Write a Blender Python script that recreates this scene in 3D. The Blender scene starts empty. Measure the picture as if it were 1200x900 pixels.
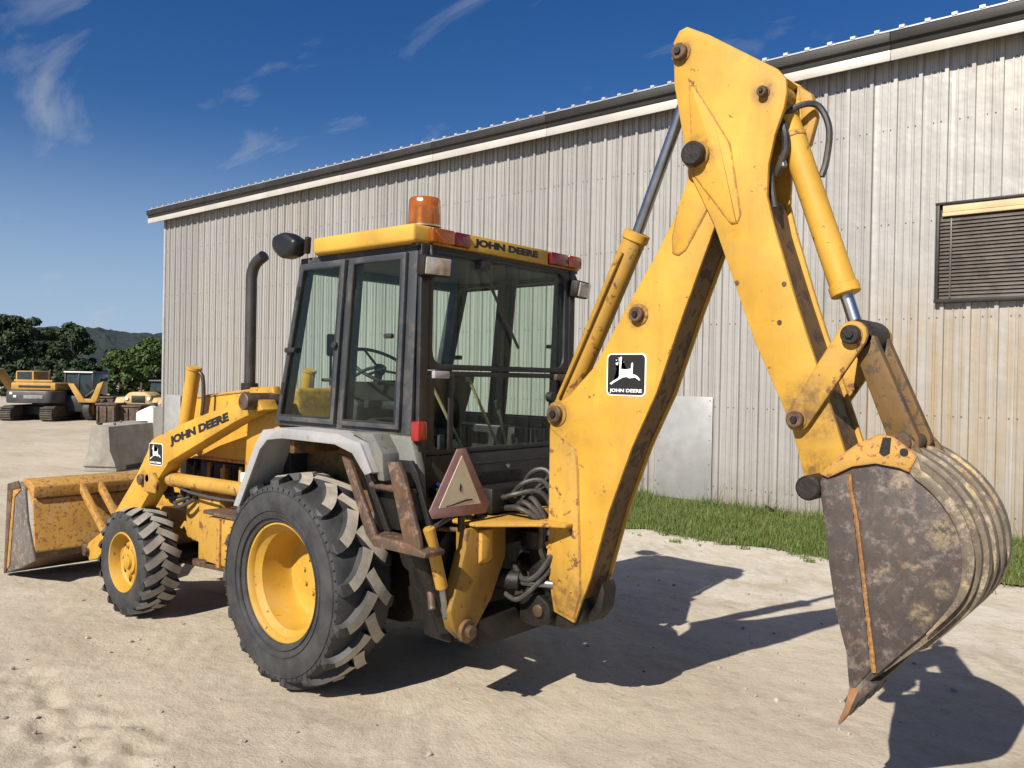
import bpy, bmesh, math, random
from mathutils import Vector, Matrix
import mathutils.noise as mnoise
R = math.radians
random.seed(7)
scene = bpy.context.scene
COL = scene.collection

# ------------------------------------------------------------------ camera
# World frame = the machine's frame: X forward, Y to its left, Z up, origin on the ground under its rear axle.
TH, ROLL, PITCH = R(49.6), R(1.09), R(-0.41)
CAM = Vector((-4.684, 4.177, 2.059))
r0 = Vector((-math.sin(TH), -math.cos(TH), 0)); d0 = Vector((math.cos(TH), -math.sin(TH), 0)); zz = Vector((0, 0, 1))
dv = d0*math.cos(PITCH) + zz*math.sin(PITCH); uv = zz*math.cos(PITCH) - d0*math.sin(PITCH)
rv = r0*math.cos(ROLL) + uv*math.sin(ROLL); uu = uv*math.cos(ROLL) - r0*math.sin(ROLL)
cam = bpy.data.cameras.new("camera"); camo = bpy.data.objects.new("camera", cam); COL.objects.link(camo)
M = Matrix((rv, uu, -dv)).transposed().to_4x4(); M.translation = CAM
camo.matrix_world = M
cam.sensor_width = 36; cam.lens = 29.4; cam.clip_start = 0.05; cam.clip_end = 5000
scene.camera = camo

# ------------------------------------------------------------------ light
SUN_EL = R(38.5); SUN_AZ = Vector((-0.10, 0.995, 0)).normalized()      # horizontal direction towards the sun
SUN_DIR = SUN_AZ*math.cos(SUN_EL) + zz*math.sin(SUN_EL)
sl = bpy.data.lights.new("sun", 'SUN'); sl.energy = 5.0; sl.angle = R(0.53); sl.color = (1.0, 0.93, 0.82)
so = bpy.data.objects.new("sun", sl); COL.objects.link(so)
so.rotation_euler = SUN_DIR.to_track_quat('Z', 'Y').to_euler(); so.location = (0, 0, 30)
scene.view_settings.view_transform = 'Standard'; scene.view_settings.look = 'None'
scene.view_settings.exposure = 0.56; scene.view_settings.gamma = 1.0

w = bpy.data.worlds.new("World"); scene.world = w; w.use_nodes = True
nt = w.node_tree; nt.nodes.clear()
def N(nt, t, **kw):
    n = nt.nodes.new(t)
    for k, v in kw.items():
        if k.startswith('i_'): n.inputs[int(k[2:]) if k[2:].isdigit() else k[2:].replace('_', ' ')].default_value = v
        else: setattr(n, k, v)
    return n
def L(nt, a, b): nt.links.new(a, b)
sky = N(nt, 'ShaderNodeTexSky', sky_type='NISHITA', sun_disc=False)
sky.sun_elevation = SUN_EL; sky.sun_rotation = math.atan2(SUN_AZ.x, SUN_AZ.y)
sky.altitude = 300; sky.air_density = 1.0; sky.dust_density = 0.1; sky.ozone_density = 3.0
tc = N(nt, 'ShaderNodeTexCoord'); sep = N(nt, 'ShaderNodeSeparateXYZ'); L(nt, tc.outputs['Generated'], sep.inputs[0])
zc = N(nt, 'ShaderNodeMath', operation='MAXIMUM', i_1=0.0); L(nt, sep.outputs[2], zc.inputs[0])
za = N(nt, 'ShaderNodeMath', operation='ADD', i_1=0.16); L(nt, zc.outputs[0], za.inputs[0])
cx = N(nt, 'ShaderNodeMath', operation='DIVIDE'); L(nt, sep.outputs[0], cx.inputs[0]); L(nt, za.outputs[0], cx.inputs[1])
cy = N(nt, 'ShaderNodeMath', operation='DIVIDE'); L(nt, sep.outputs[1], cy.inputs[0]); L(nt, za.outputs[0], cy.inputs[1])
cv = N(nt, 'ShaderNodeCombineXYZ'); L(nt, cx.outputs[0], cv.inputs[0]); L(nt, cy.outputs[0], cv.inputs[1])
mp = N(nt, 'ShaderNodeMapping'); mp.inputs['Rotation'].default_value = (0, 0, R(165)); mp.inputs['Scale'].default_value = (1.0, 2.6, 1); mp.inputs['Location'].default_value = (6.0, 3.0, 0)
L(nt, cv.outputs[0], mp.inputs[0])
n1 = N(nt, 'ShaderNodeTexNoise'); n1.inputs['Scale'].default_value = 1.25; n1.inputs['Detail'].default_value = 9; n1.inputs['Roughness'].default_value = 0.58; n1.inputs['Distortion'].default_value = 0.7
L(nt, mp.outputs[0], n1.inputs['Vector'])
rp = N(nt, 'ShaderNodeValToRGB'); rp.color_ramp.elements[0].position = 0.555; rp.color_ramp.elements[0].color = (0, 0, 0, 1); rp.color_ramp.elements[1].position = 0.82; rp.color_ramp.elements[1].color = (1, 1, 1, 1)
L(nt, n1.outputs['Fac'], rp.inputs[0])
cm = N(nt, 'ShaderNodeMath', operation='MULTIPLY', i_1=0.62); L(nt, rp.outputs[0], cm.inputs[0])
hs = N(nt, 'ShaderNodeHueSaturation'); hs.inputs['Hue'].default_value = 0.513; hs.inputs['Saturation'].default_value = 1.34; hs.inputs['Value'].default_value = 1.0; L(nt, sky.outputs[0], hs.inputs['Color'])
hz = N(nt, 'ShaderNodeMapRange', interpolation_type='SMOOTHSTEP'); L(nt, sep.outputs[2], hz.inputs[0])
for i_, v_ in enumerate((0.0, 0.30, 0.85, 0.0)): hz.inputs[i_ + 1].default_value = v_          # pale blue air low in the sky, all round
hm = N(nt, 'ShaderNodeMix', data_type='RGBA'); L(nt, hz.outputs[0], hm.inputs[0]); L(nt, hs.outputs[0], hm.inputs[6]); hm.inputs[7].default_value = (4.6, 6.2, 8.8, 1)
mx = N(nt, 'ShaderNodeMix', data_type='RGBA'); L(nt, cm.outputs[0], mx.inputs[0]); L(nt, hm.outputs[2], mx.inputs[6]); mx.inputs[7].default_value = (6.5, 6.8, 7.4, 1)
bg = N(nt, 'ShaderNodeBackground'); bg.inputs[1].default_value = 0.054; L(nt, mx.outputs[2], bg.inputs[0])
wo = N(nt, 'ShaderNodeOutputWorld'); L(nt, bg.outputs[0], wo.inputs[0])

# ------------------------------------------------------------------ materials
def mat_base(name):
    m = bpy.data.materials.new(name); m.use_nodes = True; nt = m.node_tree
    b = nt.nodes['Principled BSDF']; g = N(nt, 'ShaderNodeNewGeometry')
    return m, nt, b, g.outputs['Position']
def noise(nt, pos, scale, detail=6, rough=0.6, stretch=None, dist=0.0):
    n = N(nt, 'ShaderNodeTexNoise'); n.inputs['Scale'].default_value = scale; n.inputs['Detail'].default_value = detail
    n.inputs['Roughness'].default_value = rough; n.inputs['Distortion'].default_value = dist
    if stretch:
        mp = N(nt, 'ShaderNodeMapping'); mp.inputs['Scale'].default_value = stretch; L(nt, pos, mp.inputs[0]); pos = mp.outputs[0]
    L(nt, pos, n.inputs['Vector']); return n.outputs['Fac']
def ramp(nt, fac, lo, hi, c0=(0, 0, 0, 1), c1=(1, 1, 1, 1)):
    r = N(nt, 'ShaderNodeValToRGB'); r.color_ramp.elements[0].position = lo; r.color_ramp.elements[1].position = hi
    r.color_ramp.elements[0].color = c0; r.color_ramp.elements[1].color = c1; L(nt, fac, r.inputs[0]); return r.outputs[0]
def mixc(nt, fac, a, b):
    m = N(nt, 'ShaderNodeMix', data_type='RGBA')
    for i, v in ((0, fac), (6, a), (7, b)):
        if hasattr(v, 'is_linked'): L(nt, v, m.inputs[i])
        else: m.inputs[i].default_value = v if i == 0 else (*v[:3], 1)
    return m.outputs[2]
def mul(nt, a, k):
    m = N(nt, 'ShaderNodeMath', operation='MULTIPLY'); L(nt, a, m.inputs[0])
    if hasattr(k, 'is_linked'): L(nt, k, m.inputs[1])
    else: m.inputs[1].default_value = k
    return m.outputs[0]
def maxi(nt, a, b):
    m = N(nt, 'ShaderNodeMath', operation='MAXIMUM'); L(nt, a, m.inputs[0]); L(nt, b, m.inputs[1]); return m.outputs[0]
def bump(nt, b, h, strength=0.3, dist=0.01):
    n = N(nt, 'ShaderNodeBump'); n.inputs['Strength'].default_value = strength; n.inputs['Distance'].default_value = dist
    L(nt, h, n.inputs['Height']); L(nt, n.outputs[0], b.inputs['Normal'])

def paint(name, col, rust=0.3, dust=0.25, rough=0.54, edge=0.5, rustcol=(0.085, 0.035, 0.014), dustcol=(0.34, 0.27, 0.18), streak=0.35, edgew=0.006, stains=(), rscale=13):
    m, nt, b, p = mat_base(name)
    v = noise(nt, p, 2.3, 5, 0.6)
    c = mixc(nt, ramp(nt, v, 0.3, 0.72), [x*0.74 for x in col], [min(1, x*1.14) for x in col])
    c = mixc(nt, mul(nt, ramp(nt, noise(nt, p, 7.5, 8, 0.7), 0.52, 0.72), 0.22), c, [x*0.52 for x in col])
    st = noise(nt, p, 1.0, 7, 0.62, (9, 9, 0.9))                                # run-off streaks
    c = mixc(nt, mul(nt, ramp(nt, st, 0.52, 0.78), streak), c, [x*0.45 + y*0.3 for x, y in zip(col, rustcol)])
    d = noise(nt, p, 4.7, 9, 0.7)
    c = mixc(nt, mul(nt, ramp(nt, d, 0.50, 0.75), dust), c, dustcol)
    r1 = noise(nt, p, rscale, 9, 0.68, dist=0.4)
    if stains:                                                             # grease thrown out round the pins
        sx = N(nt, 'ShaderNodeSeparateXYZ'); L(nt, p, sx.inputs[0]); xz = N(nt, 'ShaderNodeCombineXYZ'); L(nt, sx.outputs[0], xz.inputs[0]); L(nt, sx.outputs[2], xz.inputs[1]); acc = None
        for px_, pz_, pr_ in stains:
            ds = N(nt, 'ShaderNodeVectorMath', operation='DISTANCE'); L(nt, xz.outputs[0], ds.inputs[0]); ds.inputs[1].default_value = (px_, pz_, 0)
            mr = N(nt, 'ShaderNodeMapRange', interpolation_type='SMOOTHSTEP'); L(nt, ds.outputs['Value'], mr.inputs[0])
            for i_, v_ in enumerate((pr_*0.35, pr_, 1.0, 0.0)): mr.inputs[i_ + 1].default_value = v_
            acc = mr.outputs[0] if acc is None else maxi(nt, acc, mr.outputs[0])
        c = mixc(nt, mul(nt, mul(nt, acc, ramp(nt, noise(nt, p, 14, 7, 0.7), 0.38, 0.62)), 0.8), c, (0.11, 0.06, 0.025))
    sp = noise(nt, p, 85, 3, 0.6); c = mixc(nt, mul(nt, ramp(nt, sp, 0.66, 0.72), mul(nt, ramp(nt, noise(nt, p, 3.1, 4), 0.42, 0.62), min(0.8, dust*1.6))), c, [x*0.5 for x in dustcol])
    chips = ramp(nt, r1, 0.735 - 0.24*rust, 0.765 - 0.22*rust)
    if edge > 0:
        bv = N(nt, 'ShaderNodeBevel'); bv.samples = 3; bv.inputs['Radius'].default_value = edgew
        g = N(nt, 'ShaderNodeNewGeometry')
        dt = N(nt, 'ShaderNodeVectorMath', operation='DOT_PRODUCT'); L(nt, bv.outputs[0], dt.inputs[0]); L(nt, g.outputs['True Normal'], dt.inputs[1])
        e = ramp(nt, dt.outputs['Value'], 0.80, 0.985, (1, 1, 1, 1), (0, 0, 0, 1))
        e2 = mul(nt, e, ramp(nt, noise(nt, p, 17, 6, 0.7), 0.58 - 0.16*edge, 0.66 - 0.16*edge))
        chips = maxi(nt, chips, e2)
    c = mixc(nt, chips, c, mixc(nt, noise(nt, p, 45, 4), rustcol, [x*2.6 for x in rustcol]))
    L(nt, c, b.inputs['Base Color'])
    rr = N(nt, 'ShaderNodeMapRange'); rr.inputs[3].default_value = rough - 0.08; rr.inputs[4].default_value = min(0.95, rough + 0.3); L(nt, maxi(nt, chips, d), rr.inputs[0]); L(nt, rr.outputs[0], b.inputs['Roughness'])
    h = N(nt, 'ShaderNodeMath', operation='SUBTRACT'); L(nt, noise(nt, p, 9, 4), h.inputs[0]); L(nt, mul(nt, chips, 0.6), h.inputs[1])
    bump(nt, b, h.outputs[0], 0.25, 0.004)
    return m
def plain(name, col, rough=0.5, metal=0.0, var=0.25, scale=8, dust=0.0, dustcol=(0.30, 0.25, 0.18), bmp=0.15, bscale=40, bdist=0.003):
    m, nt, b, p = mat_base(name)
    c = mixc(nt, ramp(nt, noise(nt, p, scale, 6), 0.3, 0.7), [x*(1 - var) for x in col], [min(1, x*(1 + var)) for x in col])
    if dust: c = mixc(nt, mul(nt, ramp(nt, noise(nt, p, 5, 9, 0.7), 0.42, 0.72), dust), c, dustcol)
    L(nt, c, b.inputs['Base Color']); b.inputs['Roughness'].default_value = rough; b.inputs['Metallic'].default_value = metal
    if bmp: bump(nt, b, noise(nt, p, bscale, 5), bmp, bdist)
    return m
def glass(name, tint, dirt=0.008):
    """thin tinted pane (a sheet has two faces, each passes the square root of the pane's tint)"""
    m = bpy.data.materials.new(name); m.use_nodes = True; nt = m.node_tree; nt.nodes.clear()
    t = N(nt, 'ShaderNodeBsdfTransparent'); t.inputs[0].default_value = (*tint, 1)
    gl = N(nt, 'ShaderNodeBsdfGlossy'); gl.inputs['Roughness'].default_value = 0.015; gl.inputs['Color'].default_value = (0.9, 0.95, 0.95, 1)
    df = N(nt, 'ShaderNodeBsdfDiffuse'); df.inputs[0].default_value = (0.36, 0.38, 0.35, 1)
    lw = N(nt, 'ShaderNodeLayerWeight'); lw.inputs[0].default_value = 0.5
    pw = N(nt, 'ShaderNodeMath', operation='POWER', i_1=4.0); L(nt, lw.outputs['Facing'], pw.inputs[0])
    ma = N(nt, 'ShaderNodeMath', operation='MULTIPLY_ADD', i_1=0.55, i_2=0.012); L(nt, pw.outputs[0], ma.inputs[0])
    a = N(nt, 'ShaderNodeMixShader'); L(nt, ma.outputs[0], a.inputs[0]); L(nt, t.outputs[0], a.inputs[1]); L(nt, gl.outputs[0], a.inputs[2])
    g = N(nt, 'ShaderNodeNewGeometry'); p = g.outputs['Position']
    dn = mul(nt, ramp(nt, noise(nt, p, 3, 8, 0.65), 0.4, 0.8), dirt)
    a2 = N(nt, 'ShaderNodeMixShader'); L(nt, dn, a2.inputs[0]); L(nt, a.outputs[0], a2.inputs[1]); L(nt, df.outputs[0], a2.inputs[2])
    o = N(nt, 'ShaderNodeOutputMaterial'); L(nt, a2.outputs[0], o.inputs[0]); return m
def lens_mat(name, col, rough=0.15):
    m, nt, b, p = mat_base(name)
    L(nt, mixc(nt, noise(nt, p, 30, 3), [x*0.7 for x in col], col), b.inputs['Base Color']); b.inputs['Roughness'].default_value = rough
    b.inputs['Transmission Weight'].default_value = 0.35 if 'amber_lens' != name else 0.75; b.inputs['Coat Weight'].default_value = 0.5
    wv = N(nt, 'ShaderNodeTexWave'); wv.inputs['Scale'].default_value = 40; L(nt, p, wv.inputs['Vector']); bump(nt, b, wv.outputs['Fac'], 0.25, 0.002)
    return m

YEL = (0.54, 0.298, 0.031)
PINS = [(-1.595, 1.845, .13), (-2.162, 2.43, .12), (-2.42, 3.83, .10), (-2.895, 3.52, .09), (-2.53, 3.26, .15), (-3.112, 1.885, .13), (-3.19, 1.60, .20), (-1.72, 0.68, .26), (-3.16, 1.93, .22), (0.63, 1.86, .14), (2.28, 1.14, .12)]
M_yel = paint("yellow_paint", YEL, rust=0.42, dust=0.42, edge=1.0, edgew=0.010, dustcol=(0.40, 0.26, 0.09), stains=PINS, streak=0.5)
M_yelw = paint("worn_yellow_paint", (0.47, 0.262, 0.034), rust=0.62, dust=0.6, edge=1.1, edgew=0.014, dustcol=(0.30, 0.19, 0.08), stains=PINS)
M_yelr = paint("rusty_yellow_paint", (0.44, 0.242, 0.045), rscale=27, rust=0.84, dust=0.65, edge=1.2, edgew=0.015, rustcol=(0.13, 0.05, 0.018), streak=0.6)
M_yelrust = paint("rust_eaten_yellow", (0.36, 0.19, 0.04), rscale=40, rust=1.15, dust=0.6, edge=1.2, edgew=0.02, rustcol=(0.12, 0.055, 0.022))
M_brownyel = paint("brown_yellow_paint", (0.16, 0.085, 0.020), rust=0.9, dust=0.9, edge=0.8, edgew=0.015, rustcol=(0.040, 0.026, 0.015), dustcol=(0.070, 0.050, 0.028), streak=0.7)  # much darker, browner yellow than the side plates, heavily mottled and chipped
M_frameyel = paint("shade_darkened_grimy_yellow", (0.25, 0.135, 0.016), rust=0.6, dust=0.8, edge=1.0, edgew=0.015, rustcol=(0.07, 0.035, 0.016), dustcol=(0.20, 0.12, 0.04), streak=0.8)  # grimy yellow, its base darkened to carry the rear plates' shade in the colour
M_rim = paint("rim_paint", (0.48, 0.272, 0.026), rust=0.45, dust=0.45, edge=0.3, streak=0.15)
M_roof = paint("roof_paint", (0.55, 0.322, 0.040), rust=0.0, dust=0.15, edge=0.2, streak=0.1)
M_blk = paint("black_paint", (0.016, 0.017, 0.019), rust=0.1, dust=0.10, rough=0.42, edge=0.3, rustcol=(0.10, 0.085, 0.07), streak=0.0)
M_grime = plain("greasy_black_metal", (0.009, 0.008, 0.0075), 0.55, 0.2, 0.5, 9, dust=0.30, dustcol=(0.060, 0.040, 0.023), bmp=0.6, bscale=22, bdist=0.01)
M_frame = paint("grey_frame_paint", (0.036, 0.042, 0.050), rust=0.15, dust=0.3, rough=0.5, edge=0.4, rustcol=(0.12, 0.07, 0.04), streak=0.1)
M_fend = paint("light_grey_paint", (0.34, 0.34, 0.345), rust=0.45, dust=0.55, rough=0.5, edge=0.5, rustcol=(0.16, 0.09, 0.05))
M_dirtygrey = paint("dirty_grey_paint", (0.15, 0.155, 0.14), rust=0.55, dust=0.7, rough=0.6, edge=0.6, rustcol=(0.050, 0.034, 0.022))
M_pin = plain("rusty_pin_steel", (0.10, 0.058, 0.035), 0.6, 0.5, 0.5, 20, dust=0.3, bmp=0.5)
M_chrome = plain("polished_rod_steel", (0.62, 0.62, 0.60), 0.30, 1.0, 0.1, 10, bmp=0.0)
M_rodgrey = plain("dull_rod_steel", (0.30, 0.31, 0.33), 0.28, 0.9, 0.2, 10, bmp=0.05)
M_rubber = plain("tyre_rubber", (0.026, 0.027, 0.029), 0.62, 0, 0.3, 7, dust=0.38, dustcol=(0.115, 0.11, 0.10), bmp=0.25, bscale=60)
M_lug = plain("dusty_tread_rubber", (0.40, 0.36, 0.30), 0.85, 0, 0.25, 9, dust=0.35, dustcol=(0.085, 0.08, 0.075), bmp=0.35, bscale=50)
M_lug2 = plain("dusty_tread_rubber_grey", (0.29, 0.27, 0.24), 0.85, 0, 0.3, 9, dust=0.4, dustcol=(0.07, 0.068, 0.066), bmp=0.35, bscale=50)
M_hose = plain("rubber_hose", (0.022, 0.022, 0.024), 0.5, 0, 0.3, 20, dust=0.2, bmp=0.1)
M_glass = glass("tinted_cab_glass", (0.885, 0.94, 0.91))
M_amber = lens_mat("amber_lens", (0.80, 0.24, 0.02)); M_red = lens_mat("red_lens", (0.24, 0.012, 0.012)); M_amber2 = lens_mat("dark_amber_lens", (0.42, 0.07, 0.012))
M_brightred = lens_mat("tail_lamp_red", (0.50, 0.025, 0.018), 0.3)
M_clear = plain("clear_lamp_glass", (0.42, 0.40, 0.36), 0.12, 0.3, 0.2, 30, dust=0.2)
M_black = plain("black_lettering", (0.010, 0.010, 0.011), 0.5, 0, 0.1, 10, bmp=0)
M_black2 = plain("black_plastic", (0.010, 0.010, 0.011), 0.45, 0, 0.2, 10, bmp=0)
M_white = plain("white_decal", (0.74, 0.73, 0.69), 0.5, 0, 0.08, 12, bmp=0)
M_smvin = plain("faded_triangle_face", (0.52, 0.47, 0.35), 0.55, 0, 0.12, 10, dust=0.3, bmp=0.1)
M_smvout = plain("faded_red_border", (0.21, 0.11, 0.115), 0.5, 0, 0.2, 14, dust=0.2, bmp=0.1)
M_int = plain("cab_interior_plastic", (0.013, 0.014, 0.015), 0.6, 0, 0.3, 10, dust=0.08)
M_lever = plain("lever_tan", (0.34, 0.27, 0.16), 0.5, 0, 0.2, 10)

def steel_bucket_mat(name, base, light, mud, rust, mudlo=0.60, rustlo=0.58, spots=()):
    m, nt, b, p = mat_base(name)
    c = mixc(nt, ramp(nt, noise(nt, p, 3.2, 8, 0.68), 0.3, 0.7), base, light)
    sc = noise(nt, p, 6, 8, 0.7, (5, 5, 0.9)); c = mixc(nt, mul(nt, ramp(nt, sc, 0.48, 0.72), 0.5), c, [x*0.5 for x in base])
    c = mixc(nt, mul(nt, ramp(nt, noise(nt, p, 15, 10, 0.78), 0.52, 0.63), 0.85), c, [x*2.0 for x in light])
    mpr = N(nt, 'ShaderNodeMapping'); mpr.inputs['Rotation'].default_value = (0, R(33), 0); L(nt, p, mpr.inputs[0])
    c = mixc(nt, mul(nt, ramp(nt, noise(nt, mpr.outputs[0], 1, 4, 0.6, (70, 70, 2.2)), 0.60, 0.72), 0.28), c, [x*1.9 for x in light])
    c = mixc(nt, mul(nt, ramp(nt, noise(nt, p, 8, 9, 0.7, dist=0.5), rustlo, rustlo + 0.10), 0.75), c, rust)
    c = mixc(nt, mul(nt, ramp(nt, noise(nt, p, 4.6, 9, 0.72, dist=0.3), mudlo, mudlo + 0.10), 0.85), c, mud)
    if spots:                                                              # packed dirt stuck to the plate
        sx = N(nt, 'ShaderNodeSeparateXYZ'); L(nt, p, sx.inputs[0]); xz = N(nt, 'ShaderNodeCombineXYZ'); L(nt, sx.outputs[0], xz.inputs[0]); L(nt, sx.outputs[2], xz.inputs[1])
        for px_, pz_, pr_ in spots:
            ds = N(nt, 'ShaderNodeVectorMath', operation='DISTANCE'); L(nt, xz.outputs[0], ds.inputs[0]); ds.inputs[1].default_value = (px_, pz_, 0)
            mr = N(nt, 'ShaderNodeMapRange', interpolation_type='SMOOTHSTEP'); L(nt, ds.outputs['Value'], mr.inputs[0])
            for i_, v_ in enumerate((pr_*0.3, pr_, 1.0, 0.0)): mr.inputs[i_ + 1].default_value = v_
            c = mixc(nt, mul(nt, mul(nt, mr.outputs[0], ramp(nt, noise(nt, p, 32, 8, 0.75), 0.42, 0.60)), 0.8), c, mud)
    L(nt, c, b.inputs['Base Color']); b.inputs['Roughness'].default_value = 0.55; b.inputs['Metallic'].default_value = 0.15
    bump(nt, b, noise(nt, p, 24, 8, 0.7), 0.5, 0.005); return m
M_bkt = steel_bucket_mat("worn_bucket_steel", (0.034, 0.027, 0.025), (0.098, 0.079, 0.070), (0.29, 0.225, 0.13), (0.10, 0.050, 0.028), 0.60, 0.585, ((-3.795, 1.205, 0.055), (-3.72, 1.08, 0.07), (-3.80, 1.44, 0.10), (-3.62, 1.64, 0.07)))
M_bktback = steel_bucket_mat("bucket_back_steel", (0.075, 0.058, 0.045), (0.19, 0.155, 0.11), (0.42, 0.32, 0.17), (0.15, 0.078, 0.035), 0.52)
M_rust = steel_bucket_mat("rusty_steel", (0.055, 0.035, 0.024), (0.125, 0.082, 0.056), (0.17, 0.12, 0.075), (0.15, 0.066, 0.028), 0.56, 0.52)
M_bktside = steel_bucket_mat("bucket_side_steel", (0.10, 0.085, 0.075), (0.17, 0.15, 0.135), (0.34, 0.24, 0.12), (0.16, 0.08, 0.035), 0.60)
M_greysteel = steel_bucket_mat("grey_yard_steel", (0.16, 0.145, 0.125), (0.34, 0.31, 0.27), (0.42, 0.37, 0.28), (0.15, 0.09, 0.05), 0.56, 0.66)

# ------------------------------------------------------------------ mesh helpers
def box(bm, c, s, rot=None):
    m = Matrix.Translation(c)
    if rot is not None: m = m @ rot.to_4x4()
    return bmesh.ops.create_cube(bm, size=1.0, matrix=m @ Matrix.Diagonal((*s, 1)))['verts']
def prism(bm, pts, a, b, axis='Y'):
    """polygon given in the two other axes, extruded along axis from a to b"""
    def v3(u, v, t): return {'Y': (u, t, v), 'X': (t, u, v), 'Z': (u, v, t)}[axis]
    va = [bm.verts.new(v3(u, v, a)) for u, v in pts]; vb = [bm.verts.new(v3(u, v, b)) for u, v in pts]
    n = len(pts); fs = [bm.faces.new(va), bm.faces.new(vb[::-1])]
    for i in range(n): fs.append(bm.faces.new((va[i], vb[i], vb[(i + 1) % n], va[(i + 1) % n])))
    return va + vb
def basis(d):
    d = d.normalized(); h = Vector((0, 0, 1)) if abs(d.z) < 0.9 else Vector((1, 0, 0))
    a = d.cross(h).normalized(); return a, d.cross(a)
def cyl(bm, p0, p1, r, r1=None, seg=20):
    tube(bm, [p0, p1], [r, r if r1 is None else r1], seg)
def tube(bm, pts, rad, seg=10):
    pts = [Vector(p) for p in pts]; n = len(pts)
    if not isinstance(rad, (list, tuple)): rad = [rad]*n
    rings = []; a0 = None
    for i, p in enumerate(pts):
        d = (pts[min(i + 1, n - 1)] - pts[max(i - 1, 0)])
        if a0 is None: a, b = basis(d)
        else:
            a = (a0 - d.normalized()*a0.dot(d.normalized())).normalized(); b = d.normalized().cross(a)
        a0 = a
        rings.append([bm.verts.new(p + (a*math.cos(t) + b*math.sin(t))*rad[i]) for t in [2*math.pi*k/seg for k in range(seg)]])
    for i in range(n - 1):
        for k in range(seg): bm.faces.new((rings[i][k], rings[i][(k + 1) % seg], rings[i + 1][(k + 1) % seg], rings[i + 1][k]))
    bm.faces.new(rings[0][::-1]); bm.faces.new(rings[-1])
def smooth_path(pts, n=6):
    pts = [Vector(p) for p in pts]; out = []
    for i in range(len(pts) - 1):
        p0 = pts[max(i - 1, 0)]; p1 = pts[i]; p2 = pts[i + 1]; p3 = pts[min(i + 2, len(pts) - 1)]
        for k in range(n):
            t = k/n
            out.append(0.5*((2*p1) + (p2 - p0)*t + (2*p0 - 5*p1 + 4*p2 - p3)*t*t + (3*p1 - p0 - 3*p2 + p3)*t**3))
    out.append(pts[-1]); return out
def lathe(bm, prof, c=(0, 0, 0), seg=48, closed=False, front=True):
    """profile [(y, r)] turned about an axis parallel to Y"""
    rings = [[bm.verts.new((c[0] + r*math.cos(t), c[1] + y, c[2] + r*math.sin(t))) for t in [2*math.pi*k/seg for k in range(seg)]] for y, r in prof]
    n = len(rings)
    for i in range(n if closed else n - 1):
        a, b = rings[i], rings[(i + 1) % n]
        for k in range(seg): bm.faces.new((a[k], a[(k + 1) % seg], b[(k + 1) % seg], b[k]))
    if not closed:
        if front: bm.faces.new(rings[0]); bm.faces.new(rings[-1][::-1])
def obj(name, bm, mat, parent=None, bevel=0.0, segs=2, ang=35, label=None, kind=None):
    bmesh.ops.recalc_face_normals(bm, faces=bm.faces)
    if bevel:
        ed = [e for e in bm.edges if len(e.link_faces) == 2 and e.calc_face_angle(0) > R(30)]
        bmesh.ops.bevel(bm, geom=ed, offset=bevel, segments=segs, affect='EDGES', clamp_overlap=True, profile=0.5)
    me = bpy.data.meshes.new(name); bm.to_mesh(me); bm.free()
    for m in (mat if isinstance(mat, (list, tuple)) else [mat]): me.materials.append(m)
    me.shade_smooth(); me.set_sharp_from_angle(angle=R(ang))
    o = bpy.data.objects.new(name, me); COL.objects.link(o)
    if parent is not None: o.parent = parent
    if label: o['label'] = label
    if kind: o['kind'] = kind
    return o
def thing(name, label, cat, loc=(0, 0, 0), rz=0, group=None):
    o = bpy.data.objects.new(name, None); COL.objects.link(o); o.location = loc; o.rotation_euler = (0, 0, rz)
    o['label'] = label; o['category'] = cat
    if group: o['group'] = group
    return o
def copy(o, parent, loc=None, rot=None):
    c = o.copy(); COL.objects.link(c); c.parent = parent
    if loc is not None: c.location = loc
    if rot is not None: c.rotation_euler = rot
    return c
NB = bmesh.new
def P1(name, mat, parent, pts, a, b, axis='Y', bevel=0.006, **k):
    bm = NB(); prism(bm, pts, a, b, axis); return obj(name, bm, mat, parent, bevel, **k)
def B1(name, mat, parent, c, s, bevel=0.006, rot=None, **k):
    bm = NB(); box(bm, c, s, rot); return obj(name, bm, mat, parent, bevel, **k)
def C1(name, mat, parent, p0, p1, r, r1=None, seg=20, bevel=0.004, **k):
    bm = NB(); cyl(bm, p0, p1, r, r1, seg); return obj(name, bm, mat, parent, bevel, 1, **k)
def T1(name, mat, parent, pts, r, seg=10, n=6, **k):
    bm = NB(); tube(bm, smooth_path(pts, n), r, seg); return obj(name, bm, mat, parent, 0, **k)
def text(name, s, mat, parent, origin, xd, nd, height, width=None, depth=0.003, bold=0.0, center=False):
    """raised or flat lettering: xd reading direction, nd outward normal"""
    cu = bpy.data.curves.new(name, 'FONT'); cu.body = s; cu.size = 1.0; cu.extrude = 0.01; cu.offset = bold; cu.resolution_u = 3
    tmp = bpy.data.objects.new(name + "_curve", cu)
    me = bpy.data.meshes.new_from_object(tmp); bpy.data.objects.remove(tmp); bpy.data.curves.remove(cu)
    xs = [v.co.x for v in me.vertices]; ys = [v.co.y for v in me.vertices]; x0, x1, y0, y1 = min(xs), max(xs), min(ys), max(ys)
    sy = height/(y1 - y0); sx = (width/(x1 - x0)) if width else sy
    xd = Vector(xd).normalized(); nd = Vector(nd).normalized(); yd = nd.cross(xd).normalized(); o3 = Vector(origin)
    for v in me.vertices:
        x = (v.co.x - x0)*sx - ((x1 - x0)*sx/2 if center else 0); y = (v.co.y - y0)*sy; z = (v.co.z/0.02 + 0.5)*depth
        v.co = o3 + xd*x + yd*y + nd*z
    me.materials.clear(); me.materials.append(mat); me.name = name
    o = bpy.data.objects.new(name, me); COL.objects.link(o); o.parent = parent
    return o

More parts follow.
